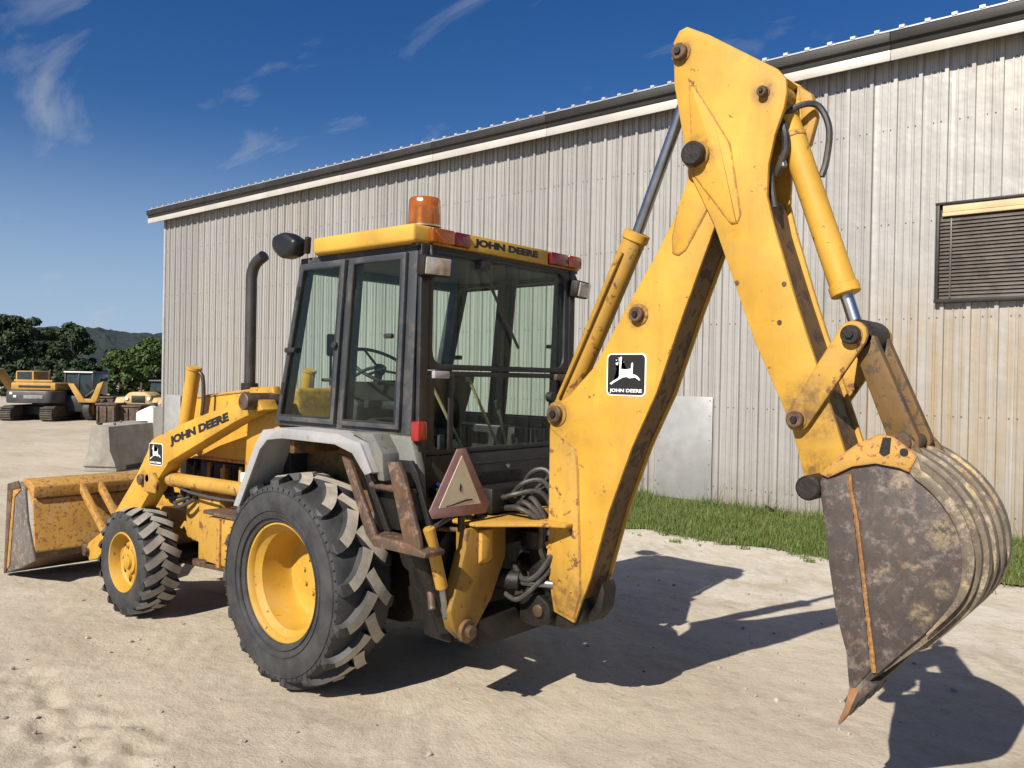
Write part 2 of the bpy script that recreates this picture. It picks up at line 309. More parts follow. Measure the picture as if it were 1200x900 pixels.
# ------------------------------------------------------------------ setting: ground and hill
def ground_h(x, y):
    dd = math.hypot(x + 1, y - 1); k = 1/(1 + (dd/14)**2)
    h = 0.030*mnoise.noise(Vector((x*0.55, y*0.55, 1.3))) + 0.016*mnoise.noise(Vector((x*1.7, y*1.7, 4.1))) + 0.008*mnoise.noise(Vector((x*5, y*5, 7.7)))
    # churned dirt with lug prints nearest the camera's left
    t = math.exp(-(((x - 0.15)/0.75)**2 + ((y - 2.15)/0.38)**2)**2) + 0.6*math.exp(-(((x - 1.3)/0.5)**2 + ((y - 2.0)/0.18)**2)**2)
    h += t*(0.055*mnoise.noise(Vector((x*6.5 + y*3, y*6.5 - x*2, 2.2))) + 0.045*max(0, math.sin(x*38 + y*21 + 3*mnoise.noise(Vector((x*4, y*4, 1)))))*max(0, mnoise.noise(Vector((x*5, y*5, 5.0))) + 0.3) - 0.012)
    return h*k - 0.012*k
def axis_lines(lo, hi, c0, c1, step, grow=1.16):
    v = [c0 + step*i for i in range(int((c1 - c0)/step) + 1)]; s = step; a = v[-1]
    while a < hi: s *= grow; a += s; v.append(a)
    s = step; a = c0; pre = []
    while a > lo: s *= grow; a -= s; pre.append(a)
    return pre[::-1] + v
gx = axis_lines(-900, 1600, -4.4, 5.2, 0.04); gy = axis_lines(-1500, 700, -5.6, 4.6, 0.04)
vs = [(x, y, ground_h(x, y)) for x in gx for y in gy]; ny = len(gy)
fs = [(i*ny + j, (i + 1)*ny + j, (i + 1)*ny + j + 1, i*ny + j + 1) for i in range(len(gx) - 1) for j in range(ny - 1)]
me = bpy.data.meshes.new("ground"); me.from_pydata(vs, [], fs); me.shade_smooth()
m, nt, b, p = mat_base("compacted_gravel")
c = mixc(nt, ramp(nt, noise(nt, p, 0.35, 8, 0.65), 0.32, 0.68), (0.405, 0.346, 0.262), (0.510, 0.450, 0.355))
c = mixc(nt, mul(nt, ramp(nt, noise(nt, p, 1.3, 8, 0.7, (0.5, 1.6, 1), dist=0.8), 0.50, 0.72), 0.5), c, (0.245, 0.198, 0.138))
c = mixc(nt, mul(nt, ramp(nt, noise(nt, p, 2.6, 10, 0.75, dist=0.4), 0.53, 0.68), 0.55), c, (0.50, 0.45, 0.365))
c = mixc(nt, mul(nt, ramp(nt, noise(nt, p, 45, 5, 0.7), 0.58, 0.70), 0.32), c, (0.15, 0.12, 0.09))
c = mixc(nt, mul(nt, ramp(nt, noise(nt, p, 38, 4, 0.7), 0.62, 0.74), 0.40), c, (0.56, 0.52, 0.46))
sx = N(nt, 'ShaderNodeSeparateXYZ'); L(nt, p, sx.inputs[0])
def rng(sock, lo, hi, a, b_):
    r = N(nt, 'ShaderNodeMapRange', interpolation_type='SMOOTHSTEP'); L(nt, sock, r.inputs[0])
    for i, v in enumerate((lo, hi, a, b_)): r.inputs[i + 1].default_value = v
    return r.outputs[0]
chalk = mul(nt, mul(nt, rng(sx.outputs[1], -1.2, -4.2, 0.0, 1.0), rng(sx.outputs[0], 9.0, 3.0, 0.0, 1.0)), ramp(nt, noise(nt, p, 1.9, 9, 0.7, dist=0.5), 0.36, 0.60)); c = mixc(nt, mul(nt, chalk, 0.75), c, (0.56, 0.525, 0.465))
c = mixc(nt, mul(nt, ramp(nt, noise(nt, p, 9, 9, 0.78, dist=0.3), 0.52, 0.66), 0.42), c, (0.24, 0.198, 0.145))
c = mixc(nt, mul(nt, ramp(nt, noise(nt, p, 0.9, 7, 0.7, dist=0.6), 0.60, 0.74), 0.6), c, (0.16, 0.125, 0.085))
# old wheel tracks: long faint bands of darker, lug-marked dirt
wv = N(nt, 'ShaderNodeTexWave', wave_type='BANDS', bands_direction='Y'); wv.inputs['Scale'].default_value = 0.17; wv.inputs['Distortion'].default_value = 2.2; wv.inputs['Detail'].default_value = 3; wv.inputs['Detail Scale'].default_value = 0.5
L(nt, p, wv.inputs['Vector']); lugs = N(nt, 'ShaderNodeTexWave', wave_type='BANDS', bands_direction='DIAGONAL'); lugs.inputs['Scale'].default_value = 2.6; lugs.inputs['Distortion'].default_value = 3.0; lugs.inputs['Detail'].default_value = 4; L(nt, p, lugs.inputs['Vector'])
trk = mul(nt, ramp(nt, wv.outputs['Fac'], 0.72, 0.92), ramp(nt, noise(nt, p, 0.8, 5), 0.42, 0.62)); c = mixc(nt, mul(nt, mul(nt, trk, lugs.outputs['Fac']), 0.20), c, (0.20, 0.160, 0.110))
L(nt, c, b.inputs['Base Color']); b.inputs['Roughness'].default_value = 0.92; b.inputs['Specular IOR Level'].default_value = 0.25
h1 = noise(nt, p, 7, 10, 0.72); h2 = noise(nt, p, 55, 6, 0.7)
ad = N(nt, 'ShaderNodeMath', operation='ADD'); L(nt, mul(nt, h1, 1.0), ad.inputs[0]); L(nt, mul(nt, h2, 0.22), ad.inputs[1]); ad0 = ad; ad = N(nt, 'ShaderNodeMath', operation='ADD'); L(nt, ad0.outputs[0], ad.inputs[0]); L(nt, mul(nt, mul(nt, trk, lugs.outputs['Fac']), 0.12), ad.inputs[1])
bump(nt, b, ad.outputs[0], 0.70, 0.038)
me.materials.append(m); go = bpy.data.objects.new("ground", me); COL.objects.link(go); go['kind'] = 'structure'

M_hill = plain("forest_canopy", (0.010, 0.021, 0.017), 0.95, 0, 0.5, 0.06, bmp=0)
vs = []; fs = []; na, nr = 260, 26
for i in range(na):
    a = R(-75) + R(85)*i/(na - 1)                                   # azimuth fan beyond the yard
    for j in range(nr):
        dist = 520 + 24*j; t = j/(nr - 1)
        top = 44 + 9*mnoise.noise(Vector((a*3.1, 0, 3))) + 5*mnoise.noise(Vector((a*9, 0, 8)))
        z = top*math.sin(min(1, t*1.25)*math.pi/2)**1.2 + (6.0*mnoise.noise(Vector((a*dist*0.045, dist*0.05, 2))) + 3.5*mnoise.noise(Vector((a*dist*0.13, dist*0.14, 6))))*min(1, t*4)
        vs.append((math.cos(a)*dist, math.sin(a)*dist, z - 1))
for i in range(na - 1):
    for j in range(nr - 1): fs.append((i*nr + j, (i + 1)*nr + j, (i + 1)*nr + j + 1, i*nr + j + 1))
me = bpy.data.meshes.new("hill"); me.from_pydata(vs, [], fs); me.materials.append(M_hill)
o = bpy.data.objects.new("hill", me); COL.objects.link(o); o['kind'] = 'structure'

# ------------------------------------------------------------------ metal building
WY = -8.40; WX0, WX1 = -9.7, 20.0; EAVE = 6.95
bd = thing("metal_building", "long pale corrugated metal building with white fascia behind the yellow backhoe", "building", (0, WY, 0))
M_wall = bpy.data.materials.new("galvanised_wall_sheet"); M_wall.use_nodes = True; nt = M_wall.node_tree; b = nt.nodes['Principled BSDF']
g = N(nt, 'ShaderNodeNewGeometry'); p = g.outputs['Position']; oi = N(nt, 'ShaderNodeObjectInfo')
c = mixc(nt, oi.outputs['Random'], (0.335, 0.324, 0.304), (0.395, 0.382, 0.360))
c = mixc(nt, mul(nt, ramp(nt, noise(nt, p, 1, 6, 0.6, (14, 1, 0.45)), 0.45, 0.75), 0.5), c, (0.25, 0.235, 0.215))
c = mixc(nt, mul(nt, ramp(nt, noise(nt, p, 1, 3, 0.6, (33, 1, 0.12)), 0.55, 0.68), 0.42), c, (0.19, 0.175, 0.16))
c = mixc(nt, mul(nt, ramp(nt, noise(nt, p, 1, 3, 0.6, (17, 1, 0.10)), 0.58, 0.70), 0.5), c, (0.47, 0.465, 0.45))
c = mixc(nt, mul(nt, ramp(nt, noise(nt, p, 1, 5, 0.55, (0.33, 1, 0.22)), 0.54, 0.72), 0.25), c, (0.40, 0.33, 0.22))
c = mixc(nt, mul(nt, ramp(nt, noise(nt, p, 1, 8, 0.65, (26, 1, 0.8)), 0.62, 0.78), 0.35), c, (0.30, 0.21, 0.13))
def rng(sock, lo, hi, a, b_):
    r = N(nt, 'ShaderNodeMapRange', interpolation_type='SMOOTHSTEP'); L(nt, sock, r.inputs[0])
    for i, v in enumerate((lo, hi, a, b_)): r.inputs[i + 1].default_value = v
    return r.outputs[0]
sx = N(nt, 'ShaderNodeSeparateXYZ'); L(nt, p, sx.inputs[0])
stain = mul(nt, mul(nt, rng(sx.outputs[0], 0.4, -1.6, 0.0, 1.0), rng(sx.outputs[2], 4.0, 2.4, 0.0, 1.0)), ramp(nt, noise(nt, p, 1, 6, 0.6, (9, 1, 0.5)), 0.30, 0.62))
c = mixc(nt, mul(nt, stain, 0.75), c, (0.36, 0.265, 0.15))
spl = mul(nt, rng(sx.outputs[2], 0.75, 0.05, 0.0, 1.0), ramp(nt, noise(nt, p, 4, 7, 0.7), 0.35, 0.65)); c = mixc(nt, mul(nt, spl, 0.7), c, (0.24, 0.20, 0.14))
c = mixc(nt, mul(nt, ramp(nt, noise(nt, p, 3, 8, 0.7), 0.60, 0.75), 0.3), c, (0.45, 0.44, 0.42))
L(nt, c, b.inputs['Base Color']); b.inputs['Roughness'].default_value = 0.42; b.inputs['Metallic'].default_value = 0.25
bump(nt, b, noise(nt, p, 2.0, 3, 0.5), 0.40, 0.05)
def sheet_profile():
    """one 0.99 m sheet, three main ribs with two small stiffeners in each pan; returns (x, depth towards the yard)"""
    pr = [(0, 0.0)]
    for k in range(3):
        x = 0.33*k
        pr += [(x + 0.030, 0.0), (x + 0.037, 0.040), (x + 0.085, 0.040), (x + 0.092, 0.0)]
        for q in (0.135, 0.170, 0.250): pr += [(x + q, 0.0), (x + q + 0.002, 0.013), (x + q + 0.017, 0.013), (x + q + 0.019, 0.0)]
    return pr + [(0.99, 0.0), (1.005, 0.004)]
def corrugated(z0, z1, dx=0.0, prof=None):
    bm = NB(); pr = prof or sheet_profile(); zs = [z0 + (z1 - z0)*k/4 for k in range(5)]
    rows = [[bm.verts.new((x + dx, d, z)) for x, d in pr] for z in zs]
    for a, c in zip(rows, rows[1:]):
        for i in range(len(pr) - 1): bm.faces.new((a[i], a[i + 1], c[i + 1], c[i]))
    nf = len(bm.faces)
    for z in (0.35, 1.65, 3.0, 4.35, 5.7, 6.4):
        for q in (0.125, 0.225, 0.455, 0.555, 0.785, 0.885): box(bm, (q + dx, 0.004, z), (0.014, 0.010, 0.014))
    bm.faces.ensure_lookup_table()
    for f in bm.faces[nf:]: f.material_index = 1
    return bm
LX0, LX1, LZ0, LZ1 = -4.30, -1.66, 3.24, 4.53
first = obj("wall_panel", corrugated(0.05, EAVE - 0.1), [M_wall, M_pin], bd, 0, ang=20)
first.location = (WX0, 0, 0)
k = 1
while WX0 + 0.99*k < WX1 - 0.05:
    o = copy(first, bd, (WX0 + 0.99*k, 0.003*(k % 3), 0), (0, 0, random.uniform(-0.003, 0.003))); k += 1
B1("wall_core", M_dirtygrey, bd, ((WX0 + WX1)/2, -6.06, EAVE/2 - 0.05), (WX1 - WX0 - 0.02, 12.0, EAVE - 0.1), 0)
B1("corner_trim", M_fend, bd, (WX1 + 0.01, -0.03, 3.4), (0.10, 0.16, 6.75), 0.01)
# gable end sheets and sill angle
o0 = obj("end_wall_panel", corrugated(0.05, EAVE - 0.1), [M_wall, M_pin], bd, 0, ang=20); o0.location = (WX1 + 0.005, -0.1, 0); o0.rotation_euler = (0, 0, R(-90))
for k in range(1, 12): copy(o0, bd, (WX1 + 0.005 + 0.001*(k % 3), -0.1 - 0.99*k, 0))
B1("base_angle", M_rust, bd, ((WX0 + WX1)/2, 0.018, 0.03), (WX1 - WX0, 0.05, 0.10), 0.004)
M_fasc = plain("white_fascia", (0.47, 0.445, 0.40), 0.45, 0.1, 0.12, 1.2, dust=0.35, dustcol=(0.36, 0.32, 0.27), bmp=0.1)
M_dark = plain("dark_brown_gutter", (0.022, 0.019, 0.017), 0.55, 0.1, 0.3, 2, dust=0.2, dustcol=(0.05, 0.043, 0.036), bmp=0.1)
xs = [WX0 - 0.5]
while xs[-1] < WX1 + 0.55: xs.append(min(xs[-1] + 3.05, WX1 + 0.62))
for a, c2 in zip(xs, xs[1:]):
    if c2 - a < 0.2: continue
    dz = random.uniform(-0.004, 0.004)
    P1("fascia_board", M_fasc, bd, [(0.255, 6.595 + dz), (0.285, 6.595 + dz), (0.285, 6.742 + dz), (0.255, 6.742 + dz)], a + 0.003, c2 - 0.003, 'X', 0.006)
    P1("gutter_section", M_dark, bd, [(0.04, 6.755), (0.275, 6.755), (0.28, 6.83), (0.325, 6.85), (0.335, 6.975), (0.315, 6.975), (0.30, 6.93), (0.04, 6.92)], a + 0.004, c2 - 0.004, 'X', 0.004)
P1("soffit", M_dark, bd, [(0.0, 6.68), (0.252, 6.62), (0.252, 6.74), (0.0, 6.75)], WX0 - 0.5, WX1 + 0.5, 'X', 0)
# roof: two low slopes, sheets with standing ribs
def roof_bm(x0):
    bm = NB(); sl = math.tan(R(9))
    pts = [(0.33, 6.985), (-6.1, 6.985 + 6.43*sl), (-6.1, 7.01 + 6.43*sl), (0.33, 7.005)]
    prism(bm, pts, 0, 0.995, 'X')
    for k in range(3):
        q = 0.05 + 0.33*k
        prism(bm, [(0.34, 7.0), (-6.1, 7.005 + 6.43*sl), (-6.1, 7.045 + 6.43*sl), (0.34, 7.040)], q, q + 0.07, 'X')
    return bm
M_roofs = plain("galvanised_roof_sheet", (0.50, 0.50, 0.50), 0.4, 0.4, 0.12, 2)
rf = obj("roof_sheet", roof_bm(0), M_roofs, bd, 0); rf.location = (WX0 - 0.5, 0, 0)
k = 1
while WX0 - 0.5 + 0.99*k < WX1 + 0.4:
    copy(rf, bd, (WX0 - 0.5 + 0.99*k, 0, 0.001*(k % 2))); k += 1
P1("rear_roof", M_roofs, bd, [(-6.1, 8.09), (-12.5, 7.07), (-12.5, 7.09), (-6.1, 8.11)], WX0 - 0.5, WX1 + 0.5, 'X', 0)
P1("gable", M_wall, bd, [(0.0, EAVE - 0.12), (-12.1, EAVE - 0.12), (-12.1, 7.0), (-6.1, 8.05), (0.0, 7.03)], WX1 - 0.03, WX1, 'X', 0)
# louvred opening
M_slat = plain("brown_louvre_slat", (0.085, 0.070, 0.060), 0.5, 0.2, 0.25, 5, dust=0.4, dustcol=(0.17, 0.14, 0.115), bmp=0.2)
M_beige = plain("tan_head_trim", (0.55, 0.42, 0.24), 0.55, 0, 0.15, 3, dust=0.3)
M_lfr = plain("dark_louvre_frame", (0.028, 0.025, 0.023), 0.5, 0.2, 0.3, 8)
wd = obj("louvre_window", (lambda bm: (box(bm, ((LX0 + LX1)/2, 0.035, (LZ0 + LZ1)/2), (LX1 - LX0, 0.03, LZ1 - LZ0)), bm)[1])(NB()), M_lfr, bd, 0)
B1("window_frame", M_lfr, wd, ((LX0 + LX1)/2, 0.06, LZ1 + 0.015), (LX1 - LX0 + 0.06, 0.12, 0.035), 0.004)
B1("window_frame", M_lfr, wd, ((LX0 + LX1)/2, 0.06, LZ0 - 0.02), (LX1 - LX0 + 0.06, 0.11, 0.05), 0.004)
for x in (LX0, LX1): B1("window_frame", M_lfr, wd, (x, 0.062, (LZ0 + LZ1)/2), (0.045, 0.105, LZ1 - LZ0 - 0.01), 0.004)
B1("head_trim", M_beige, wd, ((LX0 + LX1)/2 - 0.02, 0.082, LZ1 - 0.055), (LX1 - LX0 - 0.08, 0.035, 0.095), 0.004)
B1("head_trim", M_beige, wd, ((LX0 + LX1)/2 - 0.02, 0.092, LZ1 - 0.135), (LX1 - LX0 - 0.08, 0.055, 0.05), 0.004)
nsl = 22; zt = LZ1 - 0.18; stp = (zt - LZ0 - 0.01)/nsl
sl0 = obj("slat", (lambda bm: (box(bm, (0, 0, 0), (LX1 - LX0 - 0.06, 0.006, stp*1.25), Matrix.Rotation(R(32), 3, 'X')), bm)[1])(NB()), M_slat, wd, 0.001)
sl0.location = ((LX0 + LX1)/2, 0.08, zt - stp/2)
for k in range(1, nsl): copy(sl0, wd, ((LX0 + LX1)/2 + random.uniform(-0.003, 0.003), 0.08, zt - stp*(k + 0.5)), (random.uniform(-0.05, 0.05), 0, 0))
B1("mullion", M_slat, wd, (LX1 - 0.17, 0.108, (LZ0 + zt)/2), (0.022, 0.012, zt - LZ0 - 0.03), 0.002)
# flat patch sheets, little pipe, downpipe remnants
M_patch = plain("flat_patch_sheet", (0.37, 0.37, 0.365), 0.42, 0.3, 0.10, 1.5, dust=0.55, dustcol=(0.27, 0.25, 0.22), bmp=0.1, bscale=4, bdist=0.02)
B1("patch_sheet", M_patch, bd, (2.18, 0.046, 0.95), (1.03, 0.014, 1.72), 0.004)
B1("patch_sheet", M_patch, bd, (19.35, 0.052, 0.75), (0.95, 0.014, 1.22), 0.004)
for q in (-0.47, 0.47):
    for z in (0.3, 0.7, 1.1, 1.5, 1.75): C1("screw", M_rodgrey, bd, (2.18 + q, 0.052, z), (2.18 + q, 0.060, z), 0.010, seg=8, bevel=0)
T1("pipe_stub", M_grime, bd, [(0.72, 0.02, 0.08), (0.70, 0.10, 0.13), (0.62, 0.20, 0.14), (0.52, 0.24, 0.11)], 0.022, 8)

# ------------------------------------------------------------------ grass strip (stuff)
M_grass = bpy.data.materials.new("grass_blade"); M_grass.use_nodes = True; nt = M_grass.node_tree; b = nt.nodes['Principled BSDF']
g = N(nt, 'ShaderNodeNewGeometry'); p = g.outputs['Position']
c = mixc(nt, ramp(nt, noise(nt, p, 1.7, 5), 0.3, 0.7), (0.045, 0.085, 0.016), (0.090, 0.138, 0.030))
c = mixc(nt, ramp(nt, noise(nt, p, 40, 2), 0.45, 0.75), c, (0.17, 0.20, 0.055))
c = mixc(nt, ramp(nt, noise(nt, p, 75, 2), 0.58, 0.68), c, (0.26, 0.22, 0.10)); c = mixc(nt, mul(nt, ramp(nt, noise(nt, p, 2.4, 5, 0.7), 0.54, 0.70), 0.6), c, (0.22, 0.19, 0.075))
L(nt, c, b.inputs['Base Color']); b.inputs['Roughness'].default_value = 0.55; b.inputs['Specular IOR Level'].default_value = 0.3
rg = random.Random(3); vs = []; fs = []
def blade(x, y, h, wd):
    a = rg.uniform(0, 6.28); ln = rg.uniform(0.1, 0.55)*h; q = rg.uniform(0, 6.28)
    ux, uy = math.cos(a)*wd, math.sin(a)*wd; lx, ly = math.cos(q)*ln, math.sin(q)*ln; n = len(vs)
    vs.extend([(x - ux, y - uy, 0), (x + ux, y + uy, 0), (x + lx*0.35 + ux*0.7, y + ly*0.35 + uy*0.7, h*0.6), (x + lx*0.35 - ux*0.7, y + ly*0.35 - uy*0.7, h*0.6), (x + lx, y + ly, h)])
    fs.extend([(n, n + 1, n + 2, n + 3), (n + 3, n + 2, n + 4)])
def edge_y(x): return -5.62 + 0.10*(x - 0.5)*0.6 + 0.26*mnoise.noise(Vector((x*1.1, 0.3, 0))) + 0.16*mnoise.noise(Vector((x*4.0, 1.3, 0))) + 0.08*mnoise.noise(Vector((x*11.0, 2.3, 0)))
cnt = 0
while cnt < 62000:
    x = rg.uniform(-5.2, 4.5) if rg.random() < 0.90 else rg.uniform(4.5, 9.0)
    y = rg.uniform(WY + 0.06, -5.2); e = edge_y(x)
    tuft = mnoise.noise(Vector((x*3.3, y*3.3, 21)))
    if y > e + 0.40: continue
    if y > e + 0.05 and tuft < 0.30: continue
    if y > e - 0.30 and tuft < 0.25 and rg.random() < (y - e + 0.30)/0.37: continue
    dn = mnoise.noise(Vector((x*1.6, y*1.6, 9)))
    if dn < -0.25 and rg.random() < 0.5: continue
    near = max(0, 1 - (e - y)/0.5); wl = max(0, 1 - (y - WY)/0.7)
    h = (0.085 + 0.055*dn)*(1 - 0.55*near) + 0.10*wl*rg.random() + rg.uniform(-0.02, 0.04)
    if rg.random() < 0.02: h *= rg.uniform(1.6, 2.6)
    blade(x, y, max(0.03, h*1.15), rg.uniform(0.003, 0.0065)); cnt += 1
me = bpy.data.meshes.new("grass_strip"); me.from_pydata(vs, [], fs); me.materials.append(M_grass)
o = bpy.data.objects.new("grass_strip", me); COL.objects.link(o); o['kind'] = 'stuff'; o['label'] = "strip of rough green grass along the foot of the metal building"; o['category'] = "grass"
M_turf = plain("turf_soil", (0.075, 0.095, 0.028), 0.95, 0, 0.4, 6, dust=0.4, dustcol=(0.15, 0.12, 0.07), bmp=0.5, bscale=30, bdist=0.02)
bm = NB(); xs = [-9.5 + 0.15*i for i in range(124)]
rowa = [bm.verts.new((x, WY + 0.045, 0.006)) for x in xs]; rowb = [bm.verts.new((x, edge_y(x) - 0.12 + 0.05*mnoise.noise(Vector((x*7, 0, 0))), 0.006)) for x in xs]
for i in range(len(xs) - 1): bm.faces.new((rowa[i], rowa[i + 1], rowb[i + 1], rowb[i]))
obj("turf", bm, M_turf, None, kind='structure')

# ------------------------------------------------------------------ loose stones (stuff)
rg = random.Random(11); vs = []; fs = []
ico = NB(); bmesh.ops.create_icosphere(ico, subdivisions=1, radius=1.0); iv = [v.co.copy() for v in ico.verts]; ifc = [[v.index for v in f.verts] for f in ico.faces]; ico.free()
for k in range(2400):
    x, y = rg.uniform(-4.2, 7), rg.uniform(-5.3, 3.6)
    if mnoise.noise(Vector((x*0.9, y*0.9, 5))) < -0.05 and rg.random() < 0.8: continue
    s = 0.003 + 0.020*rg.random()**7; z = ground_h(x, y); n = len(vs); sq = rg.uniform(0.4, 0.8)
    for v in iv: vs.append((x + v.x*s*rg.uniform(0.7, 1.3), y + v.y*s*rg.uniform(0.7, 1.3), z + s*0.25 + v.z*s*sq))
    fs.extend([[n + i for i in f] for f in ifc])
me = bpy.data.meshes.new("loose_stones"); me.from_pydata(vs, [], fs); me.materials.append(plain("grey_stone", (0.30, 0.27, 0.23), 0.9, 0, 0.4, 14))
o = bpy.data.objects.new("loose_stones", me); COL.objects.link(o); o['kind'] = 'stuff'; o['label'] = "small loose stones scattered over the gravel yard"; o['category'] = "stones"

# ------------------------------------------------------------------ backhoe loader
bh = thing("backhoe_loader", "yellow backhoe loader parked on the gravel with its digging arm folded at the back", "backhoe loader", (0, 0, 0))

# ---- wheels
def lug_mesh(name, sgn, Rr, hw, h, A, width, drop, tail, mat, pw=1.6, dark=1):
    st = []
    n = 8
    st.append((hw + 0.012, 0.012, Rr - drop - tail, 0.30))                  # tail running down the shoulder
    for i in range(n + 1):
        s = i/n; y = hw - s*(hw + 0.012); a = -A*(s**pw)
        base = Rr - h - drop*(abs(y)/hw)**3.0 - 0.02; st.append((y, a, base, 1.0))
    bm = NB(); rows = []
    for i, (y, a, base, kk) in enumerate(st):
        top = base + 0.02 + h if i else base + 0.03
        wt = width*0.5*(1.0 if i else 0.9)*(1.12 if i == len(st) - 1 else 1.0)
        # direction of travel on the unrolled surface gives the width direction
        i0, i1 = max(i - 1, 1), min(i + 1, len(st) - 1)
        dy = st[i1][0] - st[i0][0]; da = (st[i1][1] - st[i0][1])*Rr; l = math.hypot(dy, da) or 1
        wy, wa = -da/l, dy/l
        row = []
        for q, r in ((-1.25, base), (-0.95, top), (0.95, top), (1.25, base)):
            yy = y + q*wt*wy; aa = a + q*wt*wa/Rr
            row.append(bm.verts.new((r*math.cos(aa), sgn*yy, r*math.sin(aa))))
        rows.append(row)
    for a, c in zip(rows, rows[1:]):
        for k in range(3):
            f = bm.faces.new((a[k], a[k + 1], c[k + 1], c[k])); f.material_index = 0 if k == 1 and not any(a is q_ for q_ in rows[:dark]) else 1
    bm.faces.new(rows[0]).material_index = 1; bm.faces.new(rows[-1][::-1]).material_index = 1
    bmesh.ops.recalc_face_normals(bm, faces=bm.faces)
    ed = [e for e in bm.edges if len(e.link_faces) == 2 and e.calc_face_angle(0) > R(38)]
    bmesh.ops.bevel(bm, geom=ed, offset=0.006, segments=1, affect='EDGES', clamp_overlap=True)
    me = bpy.data.meshes.new(name); bm.to_mesh(me); bm.free(); me.materials.append(mat); me.materials.append(M_rubber); me.shade_smooth(); me.set_sharp_from_angle(angle=R(30)); return me
def rear_tyre_bm():
    bm = NB(); o = [(-0.165, 0.388), (-0.200, 0.400), (-0.222, 0.45), (-0.232, 0.53), (-0.226, 0.585), (-0.212, 0.628), (-0.18, 0.645), (-0.10, 0.655), (0, 0.658)]
    prof = o + [(-y, r) for y, r in o[:-1][::-1]]
    prof += [(0.15, 0.372), (-0.15, 0.372)]
    lathe(bm, prof, seg=72, closed=True)
    for sg in (-1, 1):
        for rr, dy in ((0.43, 0.222), (0.60, 0.224), (0.475, 0.229)): lathe(bm, [(sg*(dy - 0.004), rr - 0.005), (sg*(dy + 0.004), rr - 0.002), (sg*(dy + 0.004), rr + 0.002), (sg*(dy - 0.004), rr + 0.005)], seg=72, closed=True)
    for k in range(64):
        a = 2*math.pi*k/64
        for sg in (-1, 1): box(bm, (0.612*math.cos(a), sg*0.2205, 0.612*math.sin(a)), (0.030, 0.006, 0.008), Matrix.Rotation(-a, 3, 'Y'))
    return bm
def front_tyre_bm():
    bm = NB(); o = [(-0.11, 0.245), (-0.140, 0.255), (-0.156, 0.29), (-0.160, 0.34), (-0.152, 0.385), (-0.138, 0.408), (-0.10, 0.418), (0, 0.424)]
    prof = o + [(-y, r) for y, r in o[:-1][::-1]] + [(0.10, 0.232), (-0.10, 0.232)]
    lathe(bm, prof, seg=60, closed=True); return bm
def rear_rim_bm():
    bm = NB()
    lathe(bm, [(0.175, 0.400), (0.187, 0.392), (0.187, 0.380), (0.172, 0.368), (0.150, 0.362), (0.138, 0.352), (0.112, 0.326), (0.104, 0.326), (0.060, 0.316), (-0.080, 0.308), (-0.105, 0.296), (-0.115, 0.265), (-0.118, 0.16), (-0.118, 0.02), (-0.175, 0.02), (-0.175, 0.28), (-0.15, 0.31), (-0.19, 0.385)], seg=72, front=False)
    return bm
def hub_bm(y, r, t):
    bm = NB(); lathe(bm, [(y - 0.005, r*1.02), (y + t*0.5, r), (y + t*0.6, r*0.62), (y + t, r*0.55), (y + t*1.15, r*0.30), (y + t*1.15, 0.004)], seg=32); return bm
def front_rim_bm():
    bm = NB(); lathe(bm, [(0.135, 0.258), (0.147, 0.250), (0.145, 0.240), (0.125, 0.232), (0.095, 0.222), (0.060, 0.216), (0.045, 0.20), (0.050, 0.155), (0.060, 0.10), (0.060, 0.01), (0.02, 0.01), (0.0, 0.20), (-0.13, 0.25)], seg=60, front=False); return bm
rear_lug = {1: lug_mesh("tread_lug", 1, 0.704, 0.205, 0.056, 0.33, 0.078, 0.036, 0.05, M_lug, 1.8, 3), -1: lug_mesh("tread_lug", -1, 0.704, 0.205, 0.056, 0.33, 0.078, 0.036, 0.05, M_lug, 1.8, 3)}
front_lug = {1: lug_mesh("tread_lug", 1, 0.450, 0.150, 0.030, 0.22, 0.066, 0.020, 0.045, M_lug2, 1.15, 1), -1: lug_mesh("tread_lug", -1, 0.450, 0.150, 0.030, 0.22, 0.066, 0.020, 0.045, M_lug2, 1.15, 1)}
nut_bm = NB(); cyl(nut_bm, (0, 0, 0), (0, 0.022, 0), 0.015, seg=6); nut_me = bpy.data.meshes.new("lug_nut"); nut_bm.to_mesh(nut_me); nut_bm.free(); nut_me.materials.append(M_rim)
hole_bm = NB(); cyl(hole_bm, (0, 0, 0), (0, 0.004, 0), 0.016, seg=10); hole_me = bpy.data.meshes.new("hand_hole"); hole_bm.to_mesh(hole_me); hole_bm.free(); hole_me.materials.append(M_grime)
def link(name, me, parent, loc, rot=(0, 0, 0)):
    o = bpy.data.objects.new(name, me); COL.objects.link(o); o.parent = parent; o.location = loc; o.rotation_euler = rot; return o
proto = {}
